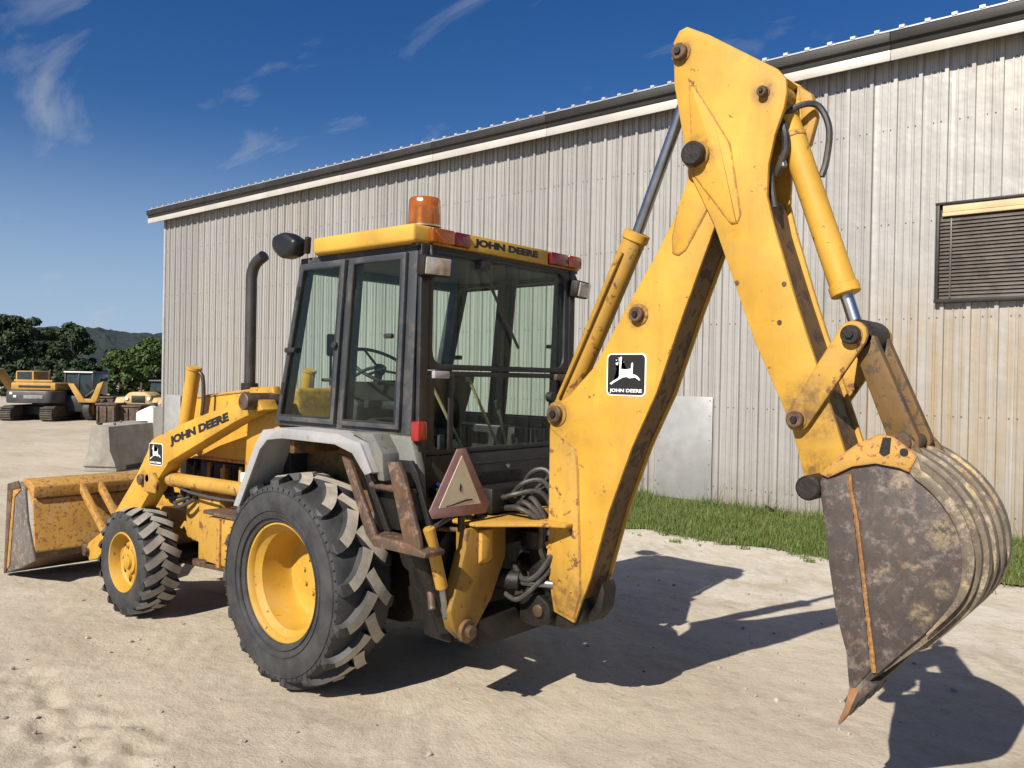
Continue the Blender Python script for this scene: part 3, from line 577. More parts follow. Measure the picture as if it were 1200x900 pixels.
def wheel(kind, c, flip):
    if kind not in proto:
        if kind == 'rear':
            proto[kind] = (obj("rear_tyre", rear_tyre_bm(), M_rubber, None, ang=40).data, obj("rear_rim", rear_rim_bm(), M_rim, None, ang=24).data, obj("wheel_hub", hub_bm(-0.118, 0.165, 0.040), M_rim, None, ang=40).data)
        else:
            proto[kind] = (obj("front_tyre", front_tyre_bm(), M_rubber, None, ang=40).data, obj("front_rim", front_rim_bm(), M_rim, None, ang=28).data, obj("wheel_hub", hub_bm(0.060, 0.10, 0.05), M_rim, None, ang=40).data)
        for o in list(COL.objects):
            if o.data in proto[kind]: bpy.data.objects.remove(o)
    ty, ri, hu = proto[kind]; rz = math.pi if flip else 0
    t = link(kind + "_tyre", ty, bh, c, (0, 0, rz)); r = link(kind + "_rim", ri, bh, c, (0, 0, rz)); link("wheel_hub", hu, r, (0, 0, 0))
    n = 16 if kind == 'rear' else 20; lg = rear_lug if kind == 'rear' else front_lug; ph = 0.09 if kind == 'rear' else 0.05
    for k in range(n):
        for sg in (1, -1): link("tread_lug", lg[sg], t, (0, 0, 0), (0, 2*math.pi*(k + (0.5 if sg < 0 else 0))/n + ph, 0))
    nn, rr, yy = (8, 0.125, -0.100) if kind == 'rear' else (8, 0.135, 0.058)
    for k in range(nn): link("lug_nut", nut_me, r, (rr*math.cos(2*math.pi*k/nn + 0.2), yy, rr*math.sin(2*math.pi*k/nn + 0.2)))
    if kind == 'front':
        for k in range(10): link("hand_hole", hole_me, r, (0.180*math.cos(2*math.pi*k/10), 0.047, 0.180*math.sin(2*math.pi*k/10)))
wheel('rear', (0, 0.79, 0.690), False); wheel('rear', (0, -0.79, 0.690), True)
wheel('front', (2.345, 0.79, 0.445), False); wheel('front', (2.345, -0.79, 0.445), True)

# ---- chassis, axles, engine
C1("rear_axle", M_grime, bh, (0, -0.62, 0.69), (0, 0.62, 0.69), 0.15)
C1("front_axle", M_grime, bh, (2.345, -0.60, 0.445), (2.345, 0.60, 0.445), 0.085)
B1("front_axle_housing", M_grime, bh, (2.345, 0, 0.45), (0.30, 0.42, 0.26), 0.04)
P1("transmission", M_grime, bh, [(-0.55, 0.42), (1.1, 0.36), (1.1, 1.0), (0.4, 1.2), (-0.85, 1.2), (-0.85, 0.5)], -0.42, 0.42, bevel=0.02)
for s in (1, -1):
    P1("frame_rail", M_yelw, bh, [(0.7, 0.62), (2.95, 0.60), (2.95, 0.84), (0.7, 0.86)], s*0.36, s*0.46, bevel=0.01)
    P1("loader_tower_foot", M_yelw, bh, [(1.40, 0.55), (1.72, 0.52), (1.72, 1.06), (1.40, 1.06)], s*0.462, s*0.60, bevel=0.01)
    P1("side_bracket", M_yelw, bh, [(1.72, 0.62), (2.02, 0.66), (2.05, 1.02), (1.88, 1.12), (1.72, 1.02)], s*0.463, s*0.54, bevel=0.01)
    B1("belly_guard", M_rust, bh, (1.45, s*0.42, 0.47), (1.35, 0.22, 0.05), 0.008, Matrix.Rotation(R(3), 3, 'Y'))
    P1("hydraulic_tank", M_yelw, bh, [(0.85, 0.60), (1.26, 0.60), (1.26, 0.95), (0.85, 0.97)], s*0.50, s*0.80, bevel=0.02)
    B1("step_plate", M_rust, bh, (1.05, s*0.65, 0.985), (0.46, 0.32, 0.03), 0.006)
    B1("tank_strap", M_yelr, bh, (1.05, s*0.655, 0.775), (0.05, 0.325, 0.37), 0.004)
    P1("engine_block", M_grime, bh, [(0.75, 0.7), (2.15, 0.7), (2.15, 1.3), (0.75, 1.3)], s*0.02, s*0.36, bevel=0.03)
    for q in range(5):
        T1("fuel_line", M_hose, bh, [(0.9 + 0.28*q, s*0.37, 0.95), (0.95 + 0.28*q, s*0.44, 1.10), (1.02 + 0.28*q, s*0.40, 1.28)], 0.013, 8)
    C1("oil_filter", M_white if s > 0 else M_grime, bh, (1.28, s*0.44, 1.10), (1.28, s*0.44, 1.26), 0.045)
    C1("oil_filter", M_yelw, bh, (1.60, s*0.44, 1.12), (1.60, s*0.44, 1.27), 0.035)
    for q in range(3): C1("engine_bracket", M_yelr, bh, (1.35 + 0.24*q, s*0.46, 0.88), (1.33 + 0.24*q, s*0.46, 1.30), 0.016, seg=8)
P1("front_support", M_yelw, bh, [(2.5, 0.55), (3.0, 0.60), (3.0, 1.1), (2.2, 1.1), (2.2, 0.84), (2.5, 0.80)], -0.34, 0.34, bevel=0.02)
# ---- hood
hd = P1("hood", M_yel, bh, [(0.62, 1.33), (0.62, 1.955), (1.30, 1.93), (2.10, 1.855), (2.30, 1.79), (2.33, 1.30)], -0.43, 0.43, bevel=0.035, segs=3)
P1("hood_edge", M_yelr, hd, [(0.66, 1.93), (1.30, 1.905), (2.08, 1.832), (2.08, 1.845), (1.30, 1.918), (0.66, 1.943)], 0.425, 0.437, bevel=0.002)
P1("hood_edge", M_yelr, hd, [(0.66, 1.335), (2.30, 1.305), (2.30, 1.33), (0.66, 1.36)], 0.425, 0.440, bevel=0.002)
P1("grille", M_grime, bh, [(2.31, 0.95), (2.42, 0.95), (2.42, 1.74), (2.31, 1.76)], -0.40, 0.40, bevel=0.02)
text("model_number", "3", M_black, hd, (0.90, 0.436, 1.56), (-1, 0, 0.06), (0, 1, 0), 0.13, None, 0.002, 0.02)
ex = T1("exhaust_pipe", M_rodgrey, bh, [(1.92, 0.02, 1.86), (1.92, 0.02, 2.3), (1.92, 0.02, 2.78), (1.915, 0.02, 2.93), (1.87, 0.01, 3.03), (1.76, 0.0, 3.09)], 0.050, 18)
ex.data.materials[0] = plain("sooty_exhaust_steel", (0.050, 0.048, 0.050), 0.55, 0.5, 0.35, 6, dust=0.3, dustcol=(0.12, 0.09, 0.07))
C1("exhaust_collar", M_grime, bh, (1.92, 0.02, 1.90), (1.92, 0.02, 1.97), 0.075)

# ---- loader
deer = [(285, 320), (335, 300), (296, 282), (290, 268), (325, 262), (318, 238), (335, 226), (350, 245), (372, 215), (386, 235), (385, 270), (420, 298), (398, 322), (378, 350), (376, 410), (460, 415), (528, 398), (530, 340), (545, 305), (560, 325), (556, 400), (556, 485), (605, 500), (648, 535), (672, 575), (652, 580), (600, 538), (545, 542), (512, 552), (460, 530), (405, 540), (345, 572), (262, 622), (228, 652), (198, 635), (258, 588), (328, 550), (345, 520), (316, 490), (316, 430), (332, 380), (322, 352), (298, 345)]
def emblem(parent, o, xd, nd, wid, hgt, name="maker_emblem"):
    """black rounded plate, white border, leaping stag and two words underneath"""
    xd = Vector(xd).normalized(); nd = Vector(nd).normalized(); yd = nd.cross(xd); o = Vector(o)
    def sheet(nm, pts, z0, z1, mat, par):
        bm = NB(); va = [bm.verts.new(o + xd*x + yd*y + nd*z0) for x, y in pts]; vb = [bm.verts.new(o + xd*x + yd*y + nd*z1) for x, y in pts]; n = len(pts)
        f1 = bm.faces.new(vb); f2 = bm.faces.new(va[::-1])
        for i in range(n): bm.faces.new((va[i], va[(i + 1) % n], vb[(i + 1) % n], vb[i]))
        bmesh.ops.triangulate(bm, faces=[f1, f2])
        return obj(nm, bm, mat, par, 0, ang=20)
    def rrect(a, c, w2, h2, r): return [(px + r*math.cos(t), py + r*math.sin(t)) for px, py, t0 in ((a + w2 - r, c + h2 - r, 0), (a + r, c + h2 - r, 90), (a + r, c + r, 180), (a + w2 - r, c + r, 270)) for t in (R(t0), R(t0 + 30), R(t0 + 60), R(t0 + 90))]
    e = sheet(name, rrect(0, 0, wid, hgt, 0.11*wid), -0.002, 0.0020, M_white, parent)
    sheet("emblem_field", rrect(0.035*wid, 0.035*hgt, 0.93*wid, 0.93*hgt, 0.09*wid), 0.0, 0.0035, M_black, e)
    sheet("emblem_stag", [(((x - 165)/570*0.93 + 0.035)*wid, ((800 - y)/610*0.93 + 0.035)*hgt) for x, y in deer], 0.0, 0.0050, M_white, e)
    text("emblem_words", "JOHN DEERE", M_white, e, o + xd*wid*0.09 + yd*hgt*0.065, xd, nd, hgt*0.105, wid*0.82, 0.005, 0.03)
    return e
arm_pts = [(0.50, 1.80), (0.60, 1.90), (0.72, 1.905), (0.80, 1.84), (1.22, 1.755), (1.68, 1.635), (1.94, 1.545), (2.02, 1.53), (2.14, 1.485), (2.22, 1.37), (2.40, 1.165), (2.72, 0.87), (3.00, 0.62), (3.33, 0.45), (3.38, 0.36), (3.30, 0.29), (3.05, 0.36), (2.55, 0.66), (2.20, 1.00), (1.98, 1.20), (1.88, 1.285), (1.86, 1.315), (0.86, 1.70), (0.62, 1.775)]
for s in (1, -1):
    y0, y1 = (0.66, 0.80) if s > 0 else (-0.80, -0.66)
    a = P1("loader_arm", M_yel, bh, arm_pts, y0, y1, bevel=0.008)
    C1("arm_pivot_pin", M_pin, bh, (0.63, s*0.58, 1.855), (0.63, s*0.885, 1.855), 0.062)
    P1("loader_tower", M_yel, bh, [(0.46, 1.30), (0.98, 1.30), (0.93, 1.95), (0.62, 1.965), (0.55, 1.75)], s*0.585, s*0.645, bevel=0.008)
    c = C1("lift_cylinder", M_yelw, bh, (0.72, s*0.70, 1.185), (1.93, s*0.70, 1.165), 0.056)
    C1("cylinder_gland", M_yelw, c, (1.90, s*0.70, 1.165), (1.98, s*0.70, 1.164), 0.063)
    C1("piston_rod", M_rodgrey, c, (1.98, s*0.70, 1.164), (2.20, s*0.70, 1.162), 0.028)
    C1("rod_pin", M_pin, c, (2.15, s*0.62, 1.163), (2.15, s*0.83, 1.163), 0.035)
    T1("hydraulic_pipe", M_rodgrey, bh, [(0.8, s*0.72, 1.10), (1.2, s*0.72, 1.085), (1.7, s*0.71, 1.09), (1.95, s*0.70, 1.13)], 0.010, 8)
    for q in range(4):
        T1("loader_hose", M_hose, bh, [(1.75 + 0.1*q, s*0.60, 1.02), (1.95 + 0.08*q, s*0.66, 0.93 + 0.03*q), (2.1 + 0.06*q, s*0.63, 1.05), (2.2 + 0.04*q, s*0.62, 1.22)], 0.016, 8)
    P1("bellcrank", M_yelw, bh, [(2.00, 1.05), (2.20, 1.05), (2.20, 1.18), (2.06, 1.22), (1.98, 1.15)], s*0.802, s*0.83, bevel=0.006)
    t = C1("tilt_cylinder", M_yel, bh, (2.02, s*0.58, 1.50), (1.868, s*0.58, 2.085), 0.058)
    C1("cylinder_cap", M_yel, t, (1.868, s*0.58, 2.075), (1.862, s*0.58, 2.10), 0.064)
    T1("tilt_hose", M_hose, t, [(1.86, s*0.58, 2.06), (1.80, s*0.56, 2.05), (1.775, s*0.55, 2.0), (1.78, s*0.54, 1.85), (1.80, s*0.54, 1.70)], 0.016, 8)
    C1("knee_pin", M_pin, bh, (2.28, s*0.64, 1.14), (2.28, s*0.835, 1.14), 0.045)
    if s > 0:
        text("maker_lettering", "JOHN DEERE", M_black, a, (1.81, 0.8005, 1.445), (-0.95, 0, 0.262), (0, 1, 0), 0.085, 0.90, 0.003, 0.055)
        emblem(a, (2.172, 0.8005, 1.275), (-1, 0, 0.02), (0, 1, 0), 0.235, 0.185)
# front bucket, tipped with its edge on the ground
shell = [(4.57, 0.015), (4.20, 0.135), (3.93, 0.26), (3.905, 0.32), (3.93, 0.46), (3.98, 0.80), (4.10, 0.88), (4.235, 0.93), (4.49, 0.90), (4.49, 0.875), (4.24, 0.90), (4.12, 0.86), (4.01, 0.78), (3.955, 0.46), (3.935, 0.33), (3.95, 0.285), (4.21, 0.160), (4.57, 0.035)]
fb = P1("loader_bucket", M_yelr, bh, shell, -1.04, 1.04, bevel=0.003)
P1("bucket_underside", M_rust, fb, [(4.50, 0.025), (4.20, 0.123), (3.93, 0.247), (3.91, 0.305), (3.92, 0.31), (3.94, 0.262), (4.20, 0.135), (4.50, 0.037)], -1.035, 1.035, bevel=0)
P1("bucket_top_rail", M_yelr, fb, [(3.965, 0.815), (4.08, 0.885), (4.235, 0.935), (4.24, 0.985), (4.05, 0.985), (3.95, 0.93)], -1.045, 1.045, bevel=0.012)
for s in (1, -1):
    sp = P1("bucket_side_plate", M_bktside if s > 0 else M_rust, fb, [(4.565, 0.015), (4.50, 0.90), (4.235, 0.955), (4.13, 0.90), (4.06, 0.60), (3.86, 0.24), (4.20, 0.12)], s*1.042, s*1.066, bevel=0.004)
    P1("side_edge_bar", M_rust, sp, [(4.60, 0.0), (4.53, 0.91), (4.26, 0.965), (4.21, 0.90), (4.40, 0.86), (4.55, 0.02)], s*1.067, s*1.082, bevel=0.004)
    for yy in (0.60, 0.42):
        P1("bucket_rib", M_yelr, fb, [(4.02, 0.93), (3.955, 0.93), (3.30, 0.46), (3.27, 0.38), (3.31, 0.31), (3.38, 0.36), (3.38, 0.43), (3.98, 0.85)], s*yy - 0.022, s*yy + 0.022, bevel=0.004)
        P1("hinge_strut", M_rust, fb, [(3.30, 0.33), (3.34, 0.29), (3.93, 0.27), (3.93, 0.34)], s*yy - 0.020, s*yy + 0.020, bevel=0.004)
    P1("side_edge_strip", M_yelr, sp, [(4.545, 0.05), (4.505, 0.88), (4.30, 0.93), (4.20, 0.88), (4.36, 0.80), (4.47, 0.10)], s*1.067, s*1.074, bevel=0.003)
    C1("bucket_hinge_pin", M_pin, fb, (3.325, s*0.38, 0.37), (3.325, s*0.84, 0.37), 0.035)
B1("cutting_edge", M_rust, fb, (4.56, 0, 0.028), (0.16, 2.12, 0.022), 0.004, Matrix.Rotation(R(17), 3, 'Y'))

# ---- fenders and lower body
fo = [(0.57, 1.13), (0.31, 1.58), (0.22, 1.68), (0.02, 1.705), (-0.58, 1.70), (-0.79, 1.655), (-0.90, 1.49)]
fi = [(0.50, 1.13), (0.255, 1.545), (0.17, 1.615), (0.0, 1.635), (-0.55, 1.632), (-0.72, 1.59), (-0.84, 1.47)]
for s in (1, -1):
    a, c = (0.50, 0.965) if s > 0 else (-0.965, -0.50)
    f = P1("fender", M_fend, bh, fo + [(x, z - 0.018) if 0.1 > x > -0.7 else (x - 0.012*(1 if x > 0 else -1), z - 0.010) for x, z in fo[::-1]], a, c, bevel=0.003)
    P1("fender_lip", M_fend, f, fo + fi[::-1], s*0.966, s*0.985, bevel=0.004)
    P1("inner_wing", M_brownyel, f, [(0.50, 1.10), (0.22, 1.64), (0.02, 1.68), (-0.58, 1.68), (-0.80, 1.62), (-0.95, 1.1)], s*0.535, s*0.555, bevel=0)
    B1("fender_brace", M_brownyel, f, (-0.02, s*0.74, 1.60), (0.05, 0.36, 0.13), 0.006)
    P1("quarter_panel", M_dirtygrey, bh, [(-0.56, 1.705), (-1.03, 1.70), (-1.10, 1.52), (-1.13, 1.18), (-1.02, 1.10), (-0.93, 1.40), (-0.78, 1.66)], s*0.74, s*0.80, bevel=0.01)
    P1("corner_cover", M_dirtygrey, bh, [(-0.62, 1.712), (-0.84, 1.712), (-0.93, 1.60), (-0.95, 1.44), (-0.90, 1.44), (-0.80, 1.655)], s*0.80, s*0.93, bevel=0.006)

# ---- cab
def ring(name, mat, parent, outer, inner, a, b, axis='Y', bevel=0.004, **k):
    bm = NB()
    def v3(u, v, t): return {'Y': (u, t, v), 'X': (t, u, v), 'Z': (u, v, t)}[axis]
    n = len(outer); A = [bm.verts.new(v3(*p, a)) for p in outer]; B = [bm.verts.new(v3(*p, b)) for p in outer]; Ci = [bm.verts.new(v3(*p, a)) for p in inner]; D = [bm.verts.new(v3(*p, b)) for p in inner]
    for i in range(n):
        j = (i + 1) % n
        bm.faces.new((A[i], A[j], Ci[j], Ci[i])); bm.faces.new((B[i], D[i], D[j], B[j])); bm.faces.new((A[i], B[i], B[j], A[j])); bm.faces.new((Ci[i], Ci[j], D[j], D[i]))
    return obj(name, bm, mat, parent, bevel, **k)
def inset(poly, d):
    cxm = sum(p[0] for p in poly)/len(poly); czm = sum(p[1] for p in poly)/len(poly); out = []; n = len(poly)
    for i in range(n):
        p0, p1, p2 = Vector(poly[i - 1]), Vector(poly[i]), Vector(poly[(i + 1) % n])
        e1 = (p1 - p0).normalized(); e2 = (p2 - p1).normalized(); n1 = Vector((-e1.y, e1.x)); n2 = Vector((-e2.y, e2.x))
        if n1.dot(Vector((cxm, czm)) - p1) < 0: n1 = -n1
        if n2.dot(Vector((cxm, czm)) - p1) < 0: n2 = -n2
        m = (n1 + n2); m = m/max(0.2, m.dot(n1)); out.append((p1.x + m.x*d, p1.y + m.y*d))
    return out
def rounded(poly, r, n=4):
    out = []
    for i in range(len(poly)):
        p0, p1, p2 = Vector(poly[i - 1]), Vector(poly[i]), Vector(poly[(i + 1) % len(poly)])
        a = p1 + (p0 - p1).normalized()*r; c = p1 + (p2 - p1).normalized()*r
        for k in range(n + 1):
            t = k/n; q = a*(1 - t)**2 + p1*2*t*(1 - t) + c*t*t; out.append((q.x, q.y))
    return out
for s in (1, -1):
    ya, yb = s*0.695, s*0.768
    P1("cab_pillar", M_frame, bh, [(0.13, 2.845), (0.055, 2.845), (0.325, 1.70), (0.405, 1.70)], ya, yb, bevel=0.006)
    P1("cab_pillar", M_frame, bh, [(-0.375, 2.77), (-0.455, 2.77), (-0.365, 1.765), (-0.285, 1.765)], ya, yb, bevel=0.006)
    P1("cab_pillar", M_frame, bh, [(-0.925, 2.845), (-1.03, 2.845), (-0.995, 1.70), (-0.885, 1.70)], ya, yb, bevel=0.006)
    P1("cab_rail", M_frame, bh, [(0.053, 2.77), (0.053, 2.845), (-0.923, 2.845), (-0.923, 2.77)], ya, yb, bevel=0.004)
    P1("cab_rail", M_frame, bh, [(0.323, 1.70), (0.323, 1.765), (-0.883, 1.765), (-0.883, 1.70)], ya, yb, bevel=0.004)
    P1("cab_wall", M_blk, bh, [(0.42, 1.20), (0.40, 1.698), (-1.0, 1.698), (-1.0, 1.20)], s*0.48, s*0.53, bevel=0.006)
    do = [(0.085, 2.80), (-0.385, 2.80), (-0.290, 1.735), (0.350, 1.735)]
    d = ring("cab_door", M_frame, bh, do, inset(do, 0.038), s*0.769, s*0.800)
    P1("door_glass", M_glass, d, inset(do, 0.033), s*0.782, s*0.787, bevel=0)
    ring("door_seal", M_int, d, inset(do, 0.034), inset(do, 0.045), s*0.778, s*0.803, bevel=0.002)
    B1("door_handle", M_int, d, (0.17, s*0.815, 2.22), (0.11, 0.025, 0.035), 0.008)
    C1("door_handle", M_int, d, (-0.31, s*0.80, 2.25), (-0.31, s*0.825, 2.25), 0.022)
    so_ = [(-0.440, 2.80), (-0.955, 2.80), (-0.915, 1.735), (-0.345, 1.735)]
    q = ring("side_window", M_frame, bh, so_, inset(so_, 0.034), s*0.769, s*0.796)
    P1("side_glass", M_glass, q, inset(so_, 0.030), s*0.780, s*0.785, bevel=0)
    ring("window_seal", M_int, q, inset(so_, 0.031), inset(so_, 0.041), s*0.776, s*0.799, bevel=0.002)
    B1("window_latch", M_int, q, (-0.82, s*0.80, 2.30), (0.07, 0.03, 0.03), 0.008)
    P1("rear_post", M_blk, bh, [(s*0.700, 1.05), (s*0.768, 1.05), (s*0.768, 2.845), (s*0.700, 2.845)], -1.065, -1.033, 'X', bevel=0.006)
    # front wheel-side hinges
    for z in (1.95, 2.60): C1("door_hinge", M_int, d, (0.33 - (z - 1.74)*0.245, s*0.80, z - 0.03), (0.33 - (z - 1.68)*0.245, s*0.80, z + 0.05), 0.014, seg=10, bevel=0)
# front frame and windscreen follow the raked front pillars
def front_x(z): return 0.36 - (z - 1.70)*0.24
P1("windscreen", M_glass, bh, [(front_x(1.72), 1.72), (front_x(2.80), 2.80), (front_x(2.80) - 0.006, 2.80), (front_x(1.72) - 0.006, 1.72)], -0.69, 0.69, bevel=0)
P1("front_header", M_frame, bh, [(0.13, 2.845), (0.055, 2.845), (0.075, 2.75), (0.15, 2.75)], -0.694, 0.694, bevel=0.004)
P1("front_cowl", M_blk, bh, [(0.405, 1.20), (0.405, 1.72), (0.33, 1.75), (0.30, 1.20)], -0.694, 0.694, bevel=0.004)
# rear window
up = rounded([(0.698, 2.10), (0.698, 2.83), (-0.698, 2.83), (-0.698, 2.10)], 0.03)
ui = rounded([(0.662, 2.135), (0.662, 2.81), (-0.650, 2.81), (-0.650, 2.135)], 0.09)
rw = ring("rear_window", M_blk, bh, up, ui, -1.062, -1.030, 'X')
P1("rear_glass", M_glass, rw, inset(ui, -0.012), -1.047, -1.042, 'X', bevel=0)
lo = rounded([(0.698, 1.585), (0.698, 2.094), (-0.698, 2.094), (-0.698, 1.585)], 0.02)
li = rounded([(0.640, 1.615), (0.640, 2.062), (-0.630, 2.062), (-0.630, 1.615)], 0.07)
rl = ring("lower_rear_window", M_blk, bh, lo, li, -1.060, -1.028, 'X')
P1("rear_glass", M_glass, rl, inset(li, -0.012), -1.045, -1.040, 'X', bevel=0)
for yy in (0.60, -0.60): B1("window_hinge", M_fend if yy > 0 else M_rust, rl, (-1.072, yy, 2.07), (0.03, 0.13, 0.045), 0.006)
P1("window_bar", M_blk, rl, [(0.515, 1.61), (0.515, 2.07), (0.475, 2.07), (0.475, 1.61)], -1.064, -1.048, "X", bevel=0.004); C1("window_knob", M_int, rl, (-1.04, -0.50, 1.93), (-1.09, -0.50, 1.93), 0.035)
wp = T1("wiper_arm", M_int, bh, [(-1.085, 0.22, 2.76), (-1.080, 0.15, 2.62), (-1.078, 0.02, 2.46)], 0.009, 8)
T1("wiper_blade", M_int, wp, [(-1.070, 0.17, 2.66), (-1.069, 0.02, 2.46), (-1.069, -0.13, 2.26)], 0.010, 8)
B1("wiper_motor", M_int, wp, (-1.06, 0.23, 2.775), (0.06, 0.10, 0.06), 0.012)
# roof
roof_xy = [(-1.06, 0.835), (-0.10, 0.835), (0.13, 0.60), (0.13, -0.60), (-0.10, -0.835), (-1.06, -0.835)]
rf_ = P1("cab_roof", M_roof, bh, roof_xy, 2.848, 2.958, 'Z', bevel=0.022, segs=3)
P1("headliner", M_int, rf_, [(x*0.93 - 0.02, y*0.82) for x, y in roof_xy], 2.800, 2.846, 'Z', bevel=0)
B1("drip_edge", M_blk, rf_, (-1.035, 0, 2.838), (0.05, 1.60, 0.018), 0.003)
B1("sign_board", M_roof, rf_, (-1.066, -0.02, 2.902), (0.030, 0.80, 0.098), 0.006)
text("maker_lettering", "JOHN DEERE", M_black, rf_, (-1.0815, 0.335, 2.872), (0, -1, 0), (-1, 0, 0), 0.060, 0.64, 0.003, 0.06)
B1("amber_lamp", M_amber, rf_, (-1.075, 0.622, 2.903), (0.06, 0.190, 0.088), 0.012); B1("red_lamp", M_red, rf_, (-1.074, 0.455, 2.903), (0.055, 0.140, 0.086), 0.010)
B1("red_lamp", M_red, rf_, (-1.074, -0.535, 2.903), (0.055, 0.20, 0.086), 0.010); B1("amber_lamp", M_amber2, rf_, (-1.075, -0.715, 2.903), (0.06, 0.155, 0.088), 0.012)
# beacon
be = C1("beacon", M_grime, bh, (-0.80, 0.50, 2.955), (-0.80, 0.50, 3.005), 0.105, 0.100, 32, 0.006)
bm = NB(); lathe(bm, [(0.0, 0.100), (0.012, 0.106), (0.12, 0.103), (0.168, 0.099), (0.180, 0.092), (0.184, 0.01)], seg=40)
for v in bm.verts: v.co = Vector((v.co.x - 0.80, v.co.z + 0.50, v.co.y + 3.006))
obj("beacon_lens", bm, M_amber, be, ang=50); C1("beacon_reflector", M_chrome, be, (-0.80, 0.52, 3.02), (-0.80, 0.52, 3.13), 0.038, 0.030, 16); C1("beacon_collar", M_chrome, be, (-0.80, 0.50, 3.003), (-0.80, 0.50, 3.016), 0.108, None, 32, 0.003)
# lamps under the roof corners, black lamp shell at the front corner
def work_lamp(c, tilt, rz):
    rot = Matrix.Rotation(rz, 3, 'Z') @ Matrix.Rotation(tilt, 3, 'Y')
    l = B1("work_lamp", M_grime, bh, c, (0.09, 0.20, 0.125), 0.02, rot)
    B1("lamp_glass", M_clear, l, Vector(c) + rot @ Vector((-0.046, 0, 0)), (0.014, 0.172, 0.100), 0.006, rot)
    C1("lamp_bracket", M_blk, l, Vector(c) + Vector((0.02, 0, 0.05)), Vector(c) + Vector((0.05, -0.02*(1 if c[1] > 0 else -1), 0.14)), 0.014, seg=8)
work_lamp((-1.10, 0.70, 2.715), R(-8), R(-12)); work_lamp((-1.08, -0.79, 2.715), R(-10), R(10))
for s in (1, -1):
    fl = P1("front_lamp_shell", M_black2, bh, rounded([(0.02, 2.95), (0.06, 2.855), (0.20, 2.835), (0.305, 2.91), (0.30, 3.00), (0.16, 3.02)], 0.04), s*0.77, s*0.90, bevel=0.035, segs=3)
    C1("lamp_bracket", M_grime, fl, (0.02, s*0.80, 2.87), (-0.02, s*0.82, 2.97), 0.022)
# interior
B1("cab_floor", M_int, bh, (-0.32, 0, 1.24), (1.34, 1.0, 0.05), 0.004)
st = P1("seat", M_int, bh, [(-0.62, 1.62), (-0.10, 1.66), (-0.08, 1.76), (-0.60, 1.74)], -0.10, 0.38, bevel=0.04)
P1("backrest", M_int, st, [(-0.62, 1.70), (-0.52, 1.72), (-0.66, 2.10), (-0.75, 2.09)], -0.08, 0.36, bevel=0.035)
B1("seat_base", M_int, st, (-0.35, 0.14, 1.44), (0.34, 0.34, 0.36), 0.02)
for yy in (-0.16, 0.44): B1("armrest", M_int, st, (-0.36, yy, 1.86), (0.34, 0.06, 0.06), 0.015)
cs = P1("front_console", M_int, bh, [(0.34, 1.25), (0.27, 1.98), (0.16, 2.02), (-0.02, 1.86), (0.06, 1.25)], -0.42, 0.38, bevel=0.03)
C1("steering_column", M_int, cs, (0.27, 0.03, 1.80), (0.150, 0.03, 2.10), 0.030)
for yy in (-0.30, -0.24): C1("throttle_lever", M_int, cs, (0.10, yy, 1.95), (0.02, yy, 2.13), 0.009, seg=8)
B1("gauge_panel", M_grime, cs, (0.16, -0.10, 1.98), (0.03, 0.36, 0.10), 0.01, Matrix.Rotation(R(-40), 3, 'Y'))
for q in range(4): C1("gauge", M_white, cs, (0.135, -0.22 + 0.08*q, 1.975), (0.128, -0.22 + 0.08*q, 1.983), 0.022, seg=14, bevel=0)
sw_bm = NB(); ax = Vector((-0.52, 0, 0.85)).normalized(); ua = Vector((0, 1, 0)); ub = ax.cross(ua); sc_ = Vector((0.135, 0.03, 2.125))
pts = [sc_ + (ua*math.cos(2*math.pi*k/40) + ub*math.sin(2*math.pi*k/40))*0.255 for k in range(41)]; tube(sw_bm, pts, 0.0135, 8)
sw = obj("steering_wheel", sw_bm, M_int, bh, ang=60)
for k in range(3): C1("spoke", M_int, sw, sc_ - ax*0.03, sc_ + (ua*math.cos(2.09*k + 0.5) + ub*math.sin(2.09*k + 0.5))*0.25, 0.011, seg=8)
C1("wheel_boss", M_int, sw, sc_ - ax*0.05, sc_ + ax*0.005, 0.042)
bc = B1("lever_console", M_int, bh, (-0.86, 0.0, 1.40), (0.16, 0.70, 0.34), 0.02)
for (y0, z0, y1, z1) in ((0.16, 1.56, 0.42, 2.02), (-0.20, 1.56, 0.06, 2.04), (-0.27, 1.56, -0.24, 1.85)):
    lv = C1("control_lever", M_lever, bc, (-0.86, y0, z0), (-0.80, y1, z1), 0.011, seg=10); C1("lever_knob", M_int, bc, (-0.80, y1, z1 - 0.01), (-0.795, y1 + 0.02, z1 + 0.05), 0.022, 0.016, 14)
T1("inside_bar", M_int, bh, [(0.16, 0.55, 2.02), (-0.05, 0.50, 2.03), (-0.20, 0.45, 2.10), (-0.32, 0.42, 2.12)], 0.012, 8)
T1("inner_mirror_stalk", M_int, bh, [(0.20, 0.45, 1.98), (0.20, 0.45, 2.20)], 0.010, 8); B1("inner_mirror", M_int, bh, (0.195, 0.44, 2.27), (0.03, 0.10, 0.16), 0.015)

